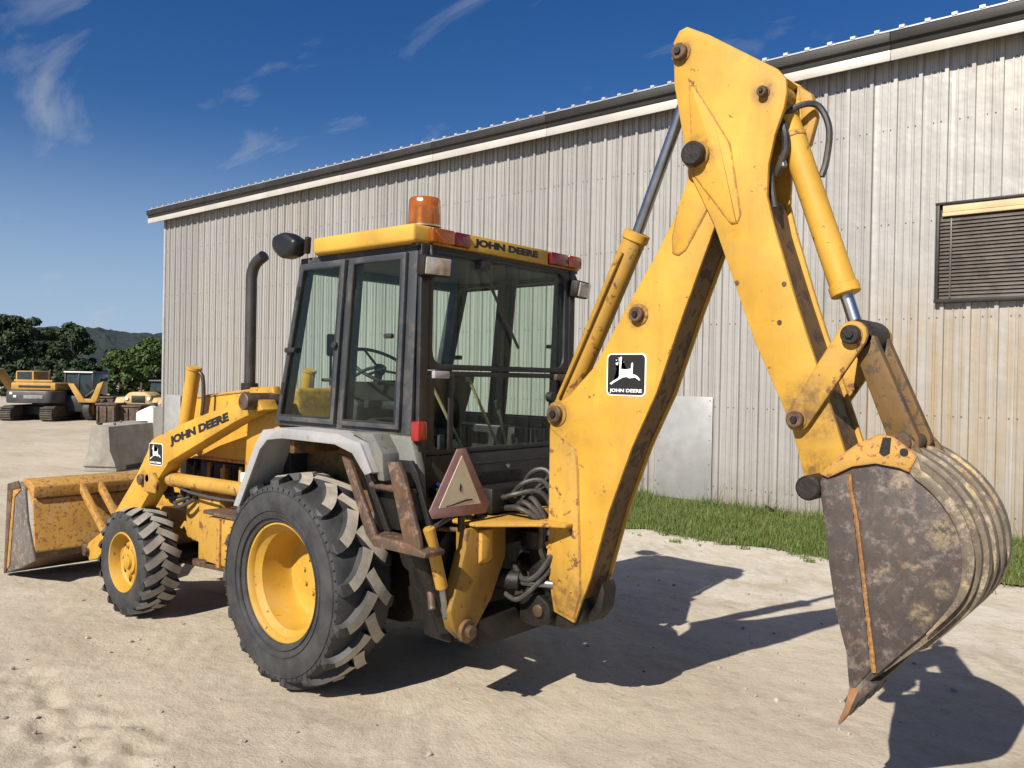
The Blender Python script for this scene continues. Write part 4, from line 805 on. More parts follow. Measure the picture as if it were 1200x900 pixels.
# ---- rear panel, frame and stabilisers
rp_ = P1("rear_panel", M_blk, bh, [(0.70, 1.06), (0.70, 1.58), (-0.62, 1.58), (-0.62, 1.06)], -1.055, -1.02, 'X', bevel=0.006)
P1("panel_fold", M_blk, rp_, [(0.44, 1.50), (0.44, 1.515), (-0.58, 1.515), (-0.58, 1.50)], -1.066, -1.056, 'X', bevel=0.002)
P1("panel_slot", M_grime, rp_, rounded([(0.22, 1.355), (0.22, 1.445), (-0.20, 1.445), (-0.20, 1.355)], 0.02), -1.060, -1.050, 'X', bevel=0)
for yy, zz_ in ((0.30, 1.475), (-0.05, 1.475), (-0.34, 1.43), (0.40, 1.30)): C1("bolt", M_rodgrey, rp_, (-1.055, yy, zz_), (-1.068, yy, zz_), 0.014, seg=8, bevel=0)
for s in (1, -1):
    B1("tail_lamp", M_brightred, bh, (-1.075, s*0.775, 1.735), (0.07, 0.075, 0.118), 0.012)
    P1("rear_mount", M_grime, bh, [(s*0.56, 0.45), (s*0.66, 0.50), (s*0.70, 1.05), (s*0.60, 1.15), (s*0.50, 1.05)], -1.17, -1.02, 'X', bevel=0.015)
sv = lambda pts: pts
sg_ = P1("slow_vehicle_triangle", M_smvout, bh, [(0.680, 1.640), (0.610, 1.640), (0.395, 1.295), (0.425, 1.240), (0.870, 1.255), (0.895, 1.300)], -1.302, -1.294, 'X', bevel=0.001)
P1("triangle_face", M_smvin, sg_, [(0.645, 1.600), (0.475, 1.305), (0.825, 1.312)], -1.306, -1.302, 'X', bevel=0)
P1("triangle_tear", M_black, sg_, [(0.655, 1.44), (0.643, 1.42), (0.648, 1.385), (0.662, 1.40)], -1.308, -1.305, 'X', bevel=0)
P1("triangle_peel", M_black, sg_, [(0.77, 1.316), (0.72, 1.322), (0.60, 1.342), (0.55, 1.338), (0.55, 1.331), (0.60, 1.331), (0.72, 1.315), (0.77, 1.312)], -1.3082, -1.3058, 'X', bevel=0)
B1("triangle_bracket", M_grime, sg_, (-1.17, 0.64, 1.36), (0.24, 0.05, 0.06), 0.006); B1("triangle_post", M_grime, sg_, (-1.285, 0.62, 1.26), (0.014, 0.05, 0.22), 0.003)
# main frame of the digging arm: rear facing plates with a top table
for s in (1, -1):
    f = P1("main_frame_plate", M_frameyel, bh, [(s*0.60, 1.165), (s*0.60, 1.05), (s*0.72, 0.70), (s*0.68, 0.58), (s*0.59, 0.50), (s*0.50, 0.56), (s*0.36, 0.72), (s*0.24, 0.95), (s*0.24, 1.165)], -1.31, -1.22, 'X', bevel=0.012)
    P1("frame_flange", M_yelw, f, [(-1.312, 1.15), (-1.312, 0.94), (-1.345, 0.97), (-1.345, 1.15)], s*0.40, s*0.50, bevel=0.008)
    C1("stabiliser_pivot", M_pin, f, (-1.37, s*0.59, 0.565), (-1.10, s*0.59, 0.565), 0.038); C1("pivot_collar", M_brownyel, f, (-1.335, s*0.59, 0.565), (-1.30, s*0.59, 0.565), 0.068, None, 24)
    tb = P1("top_table", M_yelw, bh, [(-1.08, 0.56), (-1.35, 0.56), (-1.58, 0.30), (-1.74, 0.20), (-1.74, 0.02), (-1.08, 0.02)] if s > 0 else [(-1.08, -0.56), (-1.35, -0.56), (-1.58, -0.30), (-1.74, -0.20), (-1.74, 0.018), (-1.08, 0.018)], 1.175, 1.197, 'Z', bevel=0.008)
    # stabiliser leg folded up, with its channel shaped pad hanging beside the wheel
    s0 = C1("stabiliser_leg", M_grime, bh, (-1.18, s*0.60, 0.56), (-1.10, s*0.86, 1.22), 0.075, 0.06, 10, 0.006)
    C1("stabiliser_cylinder", M_yelw, bh, (-1.27, s*0.87, 1.20), (-1.27, s*0.755, 0.84), 0.036); 
    C1("piston_rod", M_rodgrey, s0, (-1.27, s*0.755, 0.84), (-1.25, s*0.70, 0.66), 0.020)
    for k, (pts, mt) in enumerate((([(-0.58, 1.56), (-0.66, 1.54), (-0.91, 1.13), (-0.90, 1.05), (-0.82, 1.12)], M_rust), ([(-1.00, 1.56), (-1.09, 1.565), (-1.14, 1.50), (-1.28, 1.16), (-1.30, 1.07), (-1.17, 1.07)], M_rust))):
        P1("stabiliser_pad_side", mt, s0, pts, s*0.925, s*0.955, bevel=0.006); P1("stabiliser_pad_side", M_grime, s0, pts, s*0.82, s*0.845, bevel=0.006)  # inner copy coloured black, painting shade into the channel gap
    P1("stabiliser_pad_base", M_rust, s0, [(-0.82, 1.125), (-0.91, 1.055), (-1.34, 1.050), (-1.35, 1.080), (-1.20, 1.115), (-0.95, 1.125)], s*0.81, s*0.965, bevel=0.008)
    C1("stabiliser_pad_pin", M_rust, s0, (-0.78, s*0.88, 1.40), (-1.16, s*0.88, 1.39), 0.022)
    P1("pad_web", M_grime, s0, [(-0.66, 1.55), (-1.02, 1.56), (-1.24, 1.14), (-0.86, 1.14)], s*0.80, s*0.816, bevel=0.004)
    T1("stabiliser_hose", M_hose, bh, [(-1.10, s*0.45, 1.25), (-1.25, s*0.52, 1.30), (-1.28, s*0.72, 1.24), (-1.27, s*0.86, 1.19)], 0.014, 8)
for q in range(6):
    T1("rear_hose", M_hose, bh, [(-1.06, 0.60 - 0.05*q, 1.40 - 0.05*(q % 3)), (-1.20 - 0.03*(q % 2), 0.52 - 0.03*q, 1.26 - 0.04*(q % 3)), (-1.17, 0.46 - 0.03*q, 1.05), (-1.12, 0.40 - 0.05*q, 0.85)], 0.014, 8)
    C1("hose_nut", M_rodgrey, bh, (-1.055, 0.60 - 0.05*q, 1.41 - 0.05*(q % 3)), (-1.09, 0.585 - 0.05*q, 1.375 - 0.05*(q % 3)), 0.019, seg=6, bevel=0)
for s in (1, -1):
    P1("link_plate", M_rust, bh, [(-1.02, 1.30), (-1.09, 1.32), (-1.17, 0.85), (-1.10, 0.80)], s*0.70, s*0.725, bevel=0.005); C1("tie_rod", M_rust, bh, (-1.02, s*0.66, 1.18), (-1.20, s*0.76, 0.70), 0.024)
    C1("grease_pipe", M_brownyel, bh, (-1.05, s*0.74, 1.16), (-1.30, s*0.50, 1.14), 0.016, seg=8)
B1("valve_bank", M_grime, bh, (-1.16, 0.0, 1.29), (0.16, 0.60, 0.16), 0.015)
for q in range(6): C1("valve_port", M_rodgrey, bh, (-1.24, 0.20 - 0.08*q, 1.31), (-1.275, 0.20 - 0.08*q, 1.31), 0.018, seg=10)
# swing post between frame and boom, swing cylinders and hoses
sw_ = P1("swing_post", M_grime, bh, [(-1.36, 0.52), (-1.36, 1.12), (-1.50, 1.14), (-1.62, 1.0), (-1.72, 0.84), (-1.80, 0.74), (-1.79, 0.60), (-1.70, 0.54)], -0.085, 0.085, bevel=0.02)
for z in (0.60, 1.05): C1("kingpin_boss", M_grime, sw_, (-1.40, 0, z - 0.06), (-1.40, 0, z + 0.06), 0.13, None, 28, 0.01)
C1("kingpin", M_yelw, sw_, (-1.40, 0, 1.11), (-1.40, 0, 1.24), 0.06)
B1("lower_frame_beam", M_grime, bh, (-1.20, 0, 0.52), (0.22, 0.96, 0.18), 0.02); B1("upper_frame_beam", M_grime, bh, (-1.19, 0, 1.08), (0.16, 0.96, 0.14), 0.02)
for s in (1, -1):
    q = C1("swing_cylinder", M_grime, bh, (-1.02, s*0.30, 0.80), (-1.38, s*0.17, 0.80), 0.065); C1("piston_rod", M_rodgrey, q, (-1.38, s*0.17, 0.80), (-1.60, s*0.10, 0.80), 0.030)
    C1("boom_cylinder", M_grime, bh, (-1.50, s*0.06, 0.72), (-1.72, s*0.06, 1.60), 0.05)
P1("swing_bracket", M_grime, bh, rounded([(-1.36, 0.54), (-1.36, 0.70), (-1.50, 0.74), (-1.60, 0.68), (-1.60, 0.58), (-1.50, 0.53)], 0.04), 0.10, 0.16, bevel=0.012); C1("bracket_pin", M_pin, bh, (-1.52, 0.09, 0.64), (-1.52, 0.185, 0.64), 0.038); T1("bracket_hose", M_hose, bh, [(-1.30, 0.16, 0.90), (-1.42, 0.20, 0.82), (-1.52, 0.19, 0.86), (-1.58, 0.12, 0.98)], 0.018, 8); T1("bracket_hose", M_hose, bh, [(-1.28, 0.22, 0.72), (-1.40, 0.24, 0.70), (-1.50, 0.20, 0.78), (-1.57, 0.12, 0.90)], 0.016, 8); B1("swing_bracket", M_grime, bh, (-1.50, -0.16, 0.62), (0.24, 0.12, 0.22), 0.03)
for k in range(7):
    yy = 0.24 - 0.075*k; h = 0.06*(k % 3)
    T1("boom_hose", M_hose, bh, [(-1.275, yy, 1.31), (-1.36, yy - 0.02, 1.34 + h), (-1.46, yy*0.6 - 0.02, 1.36 + h), (-1.53, yy*0.35, 1.28 + h*0.6), (-1.55, yy*0.3, 1.10), (-1.56, yy*0.25, 0.95)], 0.0165, 8)
for k in range(3):
    T1("loop_hose", M_hose, bh, [(-1.25, 0.20 - 0.06*k, 1.24), (-1.42, 0.24 - 0.05*k, 1.26 + 0.03*k), (-1.52, 0.17 - 0.03*k, 1.17), (-1.50, 0.13 - 0.02*k, 1.0), (-1.53, 0.08, 0.88)], 0.018, 8)
for k in range(5): B1("hose_fitting", M_yelw if k % 2 else M_rodgrey, bh, (-1.545 - 0.012*k, 0.118 - 0.004*k, 1.12 - 0.075*k), (0.05, 0.04, 0.045), 0.008, Matrix.Rotation(0.4*k, 3, 'Y'))

# ---- boom
bo = [(-1.755, 0.60), (-1.60, 0.64), (-1.535, 0.95), (-1.545, 1.04), (-1.545, 1.80), (-1.56, 1.89), (-1.69, 1.965), (-1.87, 2.14), (-2.08, 2.475), (-2.24, 2.72), (-2.43, 3.04), (-2.46, 3.24), (-2.53, 3.33), (-2.61, 3.26), (-2.655, 3.05), (-2.622, 2.89), (-2.44, 2.42), (-2.285, 1.99), (-2.135, 1.68), (-1.985, 1.29), (-1.865, 0.88)]
boom = P1("boom", M_brownyel, bh, inset(bo, 0.016), -0.100, 0.100, bevel=0)
for s in (1, -1): P1("boom_side_plate", M_yel, boom, bo, s*0.101, s*0.122, bevel=0.005)
P1("boom_doubler", M_yelw, boom, [(-1.55, 1.76), (-1.745, 1.64), (-1.765, 1.50), (-1.80, 0.80), (-1.757, 0.625), (-1.625, 0.66), (-1.555, 0.96)], 0.1222, 0.131, bevel=0.003)
P1("boom_doubler", M_yel, boom, [(-2.405, 3.02), (-2.37, 2.84), (-2.375, 2.76), (-2.41, 2.745), (-2.45, 2.77), (-2.60, 3.02), (-2.60, 3.2), (-2.48, 3.2)], 0.1222, 0.128, bevel=0.003)
P1("boom_foot", M_grime, boom, [(-1.76, 0.60), (-1.84, 0.72), (-1.885, 0.86), (-1.905, 0.80), (-1.89, 0.68), (-1.82, 0.60)], -0.11, 0.03, bevel=0.015)
def pin(parent, x, z, y, r, boss=1.45, mat=None, hex_=False):
    C1("pin_boss", M_yelw, parent, (x, y - 0.004, z), (x, y + 0.008, z), r*boss, None, 28, 0.003)
    C1("pivot_pin", mat or M_pin, parent, (x, y + 0.004, z), (x, y + 0.040, z), r, None, 6 if hex_ else 24, 0.005)
    C1("pin_bolt", M_grime, parent, (x, y + 0.038, z), (x, y + 0.052, z), r*0.45, None, 6, 0.002)
pin(boom, -1.595, 1.845, 0.122, 0.052); pin(boom, -2.162, 2.43, 0.122, 0.042, 1.5)
emblem(boom, (-1.955, 0.1225, 1.968), (-1, 0, 0), (0, 1, 0), 0.265, 0.245)
C1("boom_foot_pin", M_pin, boom, (-1.70, -0.16, 0.70), (-1.70, 0.10, 0.70), 0.05)
def weld(parent, pts, y, r=0.006):
    rg2 = random.Random(len(pts)); path = []
    for a, c in zip(pts, pts[1:]):
        n = max(2, int(math.hypot(c[0] - a[0], c[1] - a[1])/0.02))
        for k in range(n): t = k/n; path.append((a[0] + (c[0] - a[0])*t, y + rg2.uniform(-0.001, 0.001), a[1] + (c[1] - a[1])*t))
    path.append((pts[-1][0], y, pts[-1][1])); bm = NB(); tube(bm, path, [r*rg2.uniform(0.75, 1.2) for _ in path], 6); return obj("weld_bead", bm, M_yelw, parent, 0)
weld(boom, [(-1.745, 1.64), (-1.765, 1.50), (-1.80, 0.80), (-1.757, 0.625)], 0.1225); weld(boom, [(-2.405, 3.02), (-2.37, 2.84), (-2.375, 2.76), (-2.41, 2.745), (-2.45, 2.77), (-2.58, 2.98)], 0.1225, 0.005)
# crowd cylinder along the top of the boom
cr = C1("crowd_cylinder", M_yelw, bh, (-1.52, 0, 1.80), (-2.055, 0, 2.895), 0.069, None, 24)
C1("cylinder_gland", M_yel, cr, (-2.045, 0, 2.872), (-2.068, 0, 2.920), 0.078, None, 24); C1("piston_rod", M_rodgrey, cr, (-2.06, 0, 2.90), (-2.43, 0, 3.80), 0.033)
T1("crowd_pipe", M_yelw, cr, [(-1.58, 0.085, 1.95), (-1.72, 0.085, 2.22), (-1.95, 0.085, 2.68), (-2.01, 0.075, 2.80)], 0.013, 8)
# ---- dipper
dp = [(-2.370, 3.90), (-2.405, 3.955), (-2.45, 3.965), (-2.58, 3.89), (-2.96, 3.625), (-3.005, 3.57), (-3.012, 3.50), (-2.998, 3.42), (-2.955, 3.30), (-2.925, 3.16), (-2.920, 3.0), (-2.955, 2.86), (-3.08, 2.46), (-3.15, 2.26), (-3.27, 1.92), (-3.335, 1.73), (-3.30, 1.60), (-3.215, 1.53), (-3.15, 1.565), (-3.07, 1.85), (-2.87, 2.27), (-2.63, 2.89), (-2.49, 3.16), (-2.43, 3.42), (-2.38, 3.67)]
dcore = [(-2.935, 2.84), (-3.06, 2.46), (-3.13, 2.26), (-3.25, 1.92), (-3.31, 1.74), (-3.17, 1.62), (-3.085, 1.86), (-2.885, 2.27), (-2.655, 2.86), (-2.70, 3.0), (-2.90, 3.0)]
dipper = P1("dipper", M_brownyel, bh, dcore, -0.125, 0.125, bevel=0)
for s in (1, -1): P1("dipper_side_plate", M_yel, dipper, dp, s*0.132, s*0.160, bevel=0.006)
P1("dipper_doubler", M_yel, dipper, rounded([(-2.47, 3.68), (-2.63, 3.43), (-2.715, 3.29), (-2.785, 2.90), (-2.735, 2.87), (-2.505, 3.17)], 0.03, 3), 0.1602, 0.1665, bevel=0.003)
weld(dipper, [(-2.47, 3.68), (-2.63, 3.43), (-2.715, 3.29), (-2.782, 2.92), (-2.765, 2.88), (-2.735, 2.875), (-2.505, 3.17)], 0.1608, 0.0055)
P1("dipper_end_cap", M_yelw, dipper, [(-2.98, 3.60), (-3.055, 3.54), (-3.085, 3.42), (-3.05, 3.28), (-3.0, 3.25), (-3.0, 3.45)], -0.10, -0.05, bevel=0.01)
P1("dipper_top_cover", M_yel, dipper, [(-2.46, 3.945), (-2.59, 3.872), (-2.95, 3.62), (-2.93, 3.60), (-2.58, 3.85), (-2.47, 3.92)], -0.131, 0.131, bevel=0)
pin(dipper, -2.42, 3.83, 0.160, 0.044, 1.3); pin(dipper, -2.895, 3.52, 0.160, 0.026, 1.2)
C1("elbow_boss", M_yelw, dipper, (-2.53, 0.166, 3.26), (-2.53, 0.186, 3.26), 0.075, None, 30); C1("elbow_pin", M_grime, dipper, (-2.53, 0.18, 3.26), (-2.53, 0.232, 3.26), 0.064, None, 30, 0.008)
for x, z in ((-2.77, 2.57), (-3.0, 2.36), (-3.02, 2.55)): C1("dipper_plug", M_pin, dipper, (x, 0.158, z), (x, 0.165, z), 0.012, None, 10, 0)
# ---- bucket cylinder, hoses, links
kc = C1("bucket_cylinder", M_yel, bh, (-2.93, 0, 3.46), (-3.262, 0, 2.515), 0.064, None, 24)
C1("cylinder_eye", M_yelw, kc, (-2.90, -0.07, 3.53), (-2.90, 0.07, 3.53), 0.07, None, 24); C1("cylinder_gland", M_yel, kc, (-3.250, 0, 2.55), (-3.268, 0, 2.498), 0.072, None, 24)
C1("cylinder_band", M_yelw, kc, (-2.975, 0, 3.33), (-2.985, 0, 3.30), 0.069, None, 24)
C1("piston_rod", M_chrome, kc, (-3.262, 0, 2.515), (-3.335, 0, 2.30), 0.033)
B1("paint_mark", M_brightred, kc, (-3.135, 0.052, 2.90), (0.03, 0.012, 0.07), 0.003, Matrix.Rotation(R(15), 3, 'Y'))
T1("bucket_hose", M_hose, bh, [(-2.93, 0.05, 3.40), (-3.02, 0.03, 3.46), (-3.10, -0.02, 3.46), (-3.155, -0.03, 3.34), (-3.145, -0.03, 3.18), (-3.125, -0.02, 3.10)], 0.017, 8)
T1("bucket_hose", M_hose, bh, [(-2.90, 0.09, 3.45), (-2.97, 0.10, 3.36), (-2.985, 0.09, 3.25), (-2.955, 0.08, 3.17), (-2.925, 0.06, 3.12)], 0.019, 8)
T1("bucket_hose", M_hose, bh, [(-2.86, 0.09, 3.30), (-2.90, 0.095, 3.18), (-2.915, 0.09, 3.05), (-2.93, 0.085, 2.95)], 0.016, 8)
C1("hose_fitting", M_rodgrey, kc, (-2.955, 0.075, 3.21), (-2.97, 0.075, 3.15), 0.02, seg=10)
def bar(p, q, w0, w1):
    d = (Vector(q) - Vector(p)).normalized(); n = Vector((-d.y, d.x)); P_, Q_ = Vector(p), Vector(q); out = []
    for k in range(7): t = math.pi*(k/6); v = P_ + (n*math.cos(t) - d*math.sin(t))*w0; out.append((v.x, v.y))
    for k in range(7): t = math.pi*(k/6); v = Q_ + (-n*math.cos(t) + d*math.sin(t))*w1; out.append((v.x, v.y))
    return out
for s in (1, -1):
    a, c = (0.166, 0.196) if s > 0 else (-0.196, -0.166)
    lk = P1("dipper_link", M_yelw, bh, bar((-3.112, 1.885), (-3.365, 2.29), 0.060, 0.068), a, c, bevel=0.006)
    if s > 0: pin(lk, -3.112, 1.885, 0.196, 0.040, 1.25); pin(lk, -3.365, 2.29, 0.196, 0.044, 1.1, M_grime)
C1("link_pin", M_grime, bh, (-3.365, -0.23, 2.29), (-3.365, 0.19, 2.29), 0.045)
C1("link_boss", M_grime, bh, (-3.365, -0.13, 2.29), (-3.365, 0.13, 2.29), 0.078, None, 24, 0.01)
for s in (1, -1): P1("bucket_link", M_brownyel, bh, bar((-3.39, 2.27), (-3.585, 1.80), 0.055, 0.065), s*0.10 - 0.030, s*0.10 + 0.030, bevel=0.012)
# ---- digging bucket
arc = [(-3.36, 1.66), (-3.46, 1.735), (-3.58, 1.745), (-3.70, 1.69), (-3.80, 1.605), (-3.87, 1.50), (-3.902, 1.39), (-3.903, 1.29), (-3.87, 1.18), (-3.80, 1.08), (-3.70, 0.965), (-3.58, 0.825), (-3.47, 0.69), (-3.425, 0.635)]
arc = [(v.x, v.z) for v in smooth_path([(x, 0, z) for x, z in arc], 3)]
def offset(path, d):
    out = []
    for i, p in enumerate(path):
        a = Vector(path[max(0, i - 1)]); c = Vector(path[min(len(path) - 1, i + 1)]); t = (c - a).normalized(); n = Vector((-t.y, t.x)); v = Vector(p) + n*d; out.append((v.x, v.y))
    return out
bk = P1("digging_bucket", M_bktback, bh, [arc[0]] + offset(arc, -0.030)[6:-9] + arc[-5:] + offset(arc, 0.02)[::-1], -0.285, 0.285, bevel=0, ang=40)
side = [(-3.265, 1.60), (-3.30, 1.66)] + arc[1:] + [(-3.43, 0.70), (-3.415, 0.85), (-3.365, 1.02), (-3.325, 1.26)]
for s in (1, -1):
    sp = P1("bucket_side_plate", M_bkt, bk, side, s*0.286, s*0.310, bevel=0.004)
    P1("side_cutter", M_bkt, sp, [(-3.275, 1.61), (-3.395, 1.655), (-3.425, 1.49), (-3.52, 0.80), (-3.45, 0.70), (-3.425, 0.70), (-3.41, 0.85), (-3.36, 1.02), (-3.32, 1.26)], s*0.3105, s*0.319, bevel=0.003)
    cw = weld(sp, [(-3.407, 1.655), (-3.412, 1.60), (-3.440, 1.47), (-3.468, 1.28), (-3.494, 1.08), (-3.533, 0.79)], s*0.319, 0.0105); cw.data.materials[0] = M_yelrust; cw.name = "cutter_weld"
er = P1("bucket_ear", M_yelr, bk, [(-3.275, 1.645), (-3.34, 1.715), (-3.44, 1.795), (-3.535, 1.845), (-3.595, 1.832), (-3.66, 1.785), (-3.69, 1.755), (-3.66, 1.685), (-3.62, 1.700), (-3.52, 1.712), (-3.42, 1.690), (-3.315, 1.630)], 0.3105, 0.328, bevel=0.004)
P1("bucket_rim", M_bktback, bk, [(-3.69, 1.755)] + [p_ for p_ in offset(arc, -0.012) if p_[0] < -3.70 and p_[1] > 0.98] + [p_ for p_ in [(q_[0] + (k_[0] - q_[0])*t_, q_[1] + (k_[1] - q_[1])*t_) for q_, k_, t_ in [(u_, v_, max(0.02, min(1, (v_[1] - 0.98)/0.35))) for u_, v_ in zip(offset(arc, -0.010), offset(arc, 0.036))]] if p_[0] < -3.66 and p_[1] > 0.98][::-1] + [(-3.66, 1.685)], 0.3105, 0.325, bevel=0.004)
C1("ear_hole", M_black, er, (-3.638, 0.322, 1.770), (-3.638, 0.3295, 1.770), 0.018, None, 16, 0)
P1("ear_notch", M_grime, er, [(-3.55, 1.83), (-3.585, 1.83), (-3.58, 1.76), (-3.555, 1.745), (-3.535, 1.76)], 0.322, 0.3292, bevel=0)
for yy in (-0.215, -0.075, 0.075, 0.215): P1("wear_strap", M_bktback, bk, offset(arc, -0.052)[7:-9] + offset(arc, -0.015)[7:-7][::-1], yy - 0.032, yy + 0.032, bevel=0.003, ang=40)
for yy in (-0.13, 0.13): P1("bucket_hanger", M_brownyel, bk, [(-3.30, 1.62), (-3.46, 1.735), (-3.53, 1.83), (-3.60, 1.85), (-3.65, 1.80), (-3.74, 1.66), (-3.60, 1.70)], yy - 0.055 if yy < 0 else yy + 0.035, yy - 0.035 if yy < 0 else yy + 0.055, bevel=0.004)
P1("bucket_patch", M_yelr, bk, offset(arc, -0.038)[8:16] + offset(arc, -0.029)[8:16][::-1], -0.285, -0.17, bevel=0)
C1("bucket_pivot_pin", M_grime, bk, (-3.225, -0.34, 1.575), (-3.225, 0.345, 1.575), 0.058, None, 24, 0.01)
C1("bucket_link_pin", M_pin, bk, (-3.595, -0.20, 1.80), (-3.595, 0.20, 1.80), 0.036, None, 20)
P1("cutting_lip", M_bkt, bk, [(-3.54, 0.735), (-3.435, 0.600), (-3.400, 0.625), (-3.47, 0.75)], -0.312, 0.312, bevel=0.003)
for k in range(5):
    yy = 0.275 - 0.1375*k
    P1("bucket_tooth", M_bkt if k else plain("rusty_tooth", (0.24, 0.10, 0.035), 0.7, 0.1, 0.4, 12, dust=0.4, bmp=0.4), bk, [(-3.475, 0.71), (-3.425, 0.575), (-3.383, 0.510), (-3.376, 0.518), (-3.405, 0.60), (-3.425, 0.70)], yy - 0.038, yy + 0.038, bevel=0.010)

# ------------------------------------------------------------------ yard behind: attachments and parked machines
RZ = math.atan2(r0.y, r0.x)                                              # local x runs across the view, local y runs away
M_farY = paint("far_yellow_paint", (0.44, 0.25, 0.045), rust=0.3, dust=0.35, edge=0); M_farB = plain("far_black_paint", (0.018, 0.019, 0.021), 0.5, 0, 0.3, 3)
M_farG = plain("far_dark_grey", (0.050, 0.052, 0.058), 0.5, 0.1, 0.3, 2, dust=0.35, dustcol=(0.14, 0.12, 0.10)); M_farBei = paint("far_beige_paint", (0.52, 0.38, 0.17), rust=0.6, dust=0.5, edge=0)
M_farRust = plain("far_rust", (0.062, 0.036, 0.024), 0.8, 0, 0.5, 2, dust=0.3); M_track = plain("track_steel", (0.055, 0.045, 0.038), 0.7, 0.2, 0.4, 4, dust=0.5, dustcol=(0.16, 0.13, 0.09))
M_farGl = plain("far_window_glass", (0.030, 0.042, 0.046), 0.08, 0, 0.3, 2)
M_farW = plain("far_white_paint", (0.72, 0.71, 0.68), 0.5, 0, 0.1, 2)

# concrete barrier blocks standing in the yard
M_conc = plain("weathered_concrete", (0.26, 0.24, 0.205), 0.9, 0, 0.25, 3, dust=0.45, dustcol=(0.20, 0.18, 0.15), bmp=0.5, bscale=18, bdist=0.015)
def barrier(label, loc, rz, ln):
    t = thing("concrete_barrier", label, "barrier", loc, rz, "concrete barriers in the yard")
    P1("barrier_body", M_conc, t, [(-0.36, 0.10), (-0.35, 0.16), (-0.24, 0.42), (-0.20, 0.92), (0.20, 0.92), (0.24, 0.42), (0.35, 0.16), (0.36, 0.10)], 0, ln, 'Y', 0.02)
    for q in (0.02, ln - 0.42): B1("barrier_foot", M_conc, t, (0, q + 0.2, 0.05), (0.71, 0.36, 0.10), 0.01)
    B1("foot_gap", M_farB, t, (0, ln/2, 0.05), (0.60, ln - 0.90, 0.096), 0)
    C1("lifting_eye", M_farRust, t, (0.02, ln*0.3, 0.90), (0.02, ln*0.3, 0.97), 0.025, seg=8)
barrier("pale weathered concrete barrier with its sunlit end beside the raised loader arm", (12.62, -3.30, 0), RZ - R(6), 1.7)
barrier("concrete barrier mostly hidden behind the one with the sunlit end", (13.55, -3.95, 0), RZ - R(4), 1.2)

# white tank against the corner of the building
wt = thing("white_tank", "white upright plastic tank at the far corner of the metal building", "tank", (16.1, -5.98, 0), RZ)
P1("tank_body", M_farW, wt, [(-0.16, 0.05), (0.30, 0.05), (0.30, 1.12), (0.22, 1.20), (-0.16, 1.02)], -0.30, 0.30, 'Y', 0.05); C1("tank_cap", M_farG, wt, (0.18, 0, 1.18), (0.18, 0, 1.26), 0.09); B1("tank_skid", M_farG, wt, (0.07, 0, 0.025), (0.5, 0.62, 0.05), 0.005)

# tracked excavator, seen from behind
ex_ = thing("excavator", "yellow tracked excavator with dark counterweight parked at the left edge of the yard", "excavator", (32.13, -9.62, 0), RZ); ex_.scale = (0.9, 0.9, 0.88)
for x in (-0.88, 0.92):
    t = P1("track", M_track, ex_, rounded([(-1.7, 0.0), (1.7, 0.0), (1.8, 0.36), (1.5, 0.68), (-1.5, 0.68), (-1.8, 0.36)], 0.2), x - 0.25, x + 0.25, 'X', 0.02)
    for k in range(6): B1("track_plate", M_track, t, (x, -1.76 + 0.02*abs(k - 2), 0.10 + 0.10*k), (0.54, 0.06, 0.055), 0.005)
B1("undercarriage", M_farB, ex_, (0, 0, 0.45), (1.3, 1.6, 0.4), 0.05); C1("turntable", M_farB, ex_, (0, 0, 0.62), (0, 0, 0.80), 0.6)
P1("counterweight", M_farG, ex_, rounded([(-1.22, -1.0), (-0.95, -1.55), (0.95, -1.55), (1.22, -1.0), (1.22, -0.5), (-1.22, -0.5)], 0.2), 0.80, 1.36, 'Z', 0.06)
B1("lettering_plate", plain("worn_grey_plate", (0.20, 0.20, 0.20), 0.5, 0, 0.3, 6), ex_, (0.25, -1.562, 1.08), (0.85, 0.02, 0.16), 0.004)
B1("upper_deck", M_farB, ex_, (0, 0.5, 0.95), (2.3, 2.4, 0.28), 0.04)
P1("engine_hood", M_farY, ex_, [(-0.95, -1.2), (1.02, -1.2), (1.02, 0.4), (-0.95, 0.4)], 1.38, 1.72, 'Z', 0.05); B1("hood_rail", M_farY, ex_, (0.0, -1.1, 1.80), (1.7, 0.10, 0.10), 0.02); B1("hood_vent", M_farB, ex_, (0.1, -1.21, 1.55), (1.4, 0.02, 0.10), 0.002)
C1("exhaust_stack", M_farRust, ex_, (0.38, -0.5, 1.72), (0.38, -0.5, 2.25), 0.055, seg=12)
for x in (-0.55, -0.72): B1("rear_light", M_farW, ex_, (x, -1.56, 1.22 - (x + 0.7)*0.8), (0.13, 0.03, 0.11), 0.006)
cb = B1("cab", M_farY, ex_, (-1.02, 0.7, 1.75), (0.86, 1.5, 1.0), 0.08); B1("cab_window", M_farGl, cb, (-1.02, -0.055, 1.98), (0.66, 0.02, 0.45), 0.004); B1("cab_window", M_farGl, cb, (-1.455, 0.7, 1.95), (0.02, 1.1, 0.5), 0.004)
P1("boom", M_farY, ex_, [(1.2, 1.0), (2.4, 2.0), (3.6, 2.05), (4.6, 1.1), (4.4, 1.0), (3.5, 1.75), (2.5, 1.72), (1.5, 0.8)], -0.15, 0.15, 'X', 0.02)

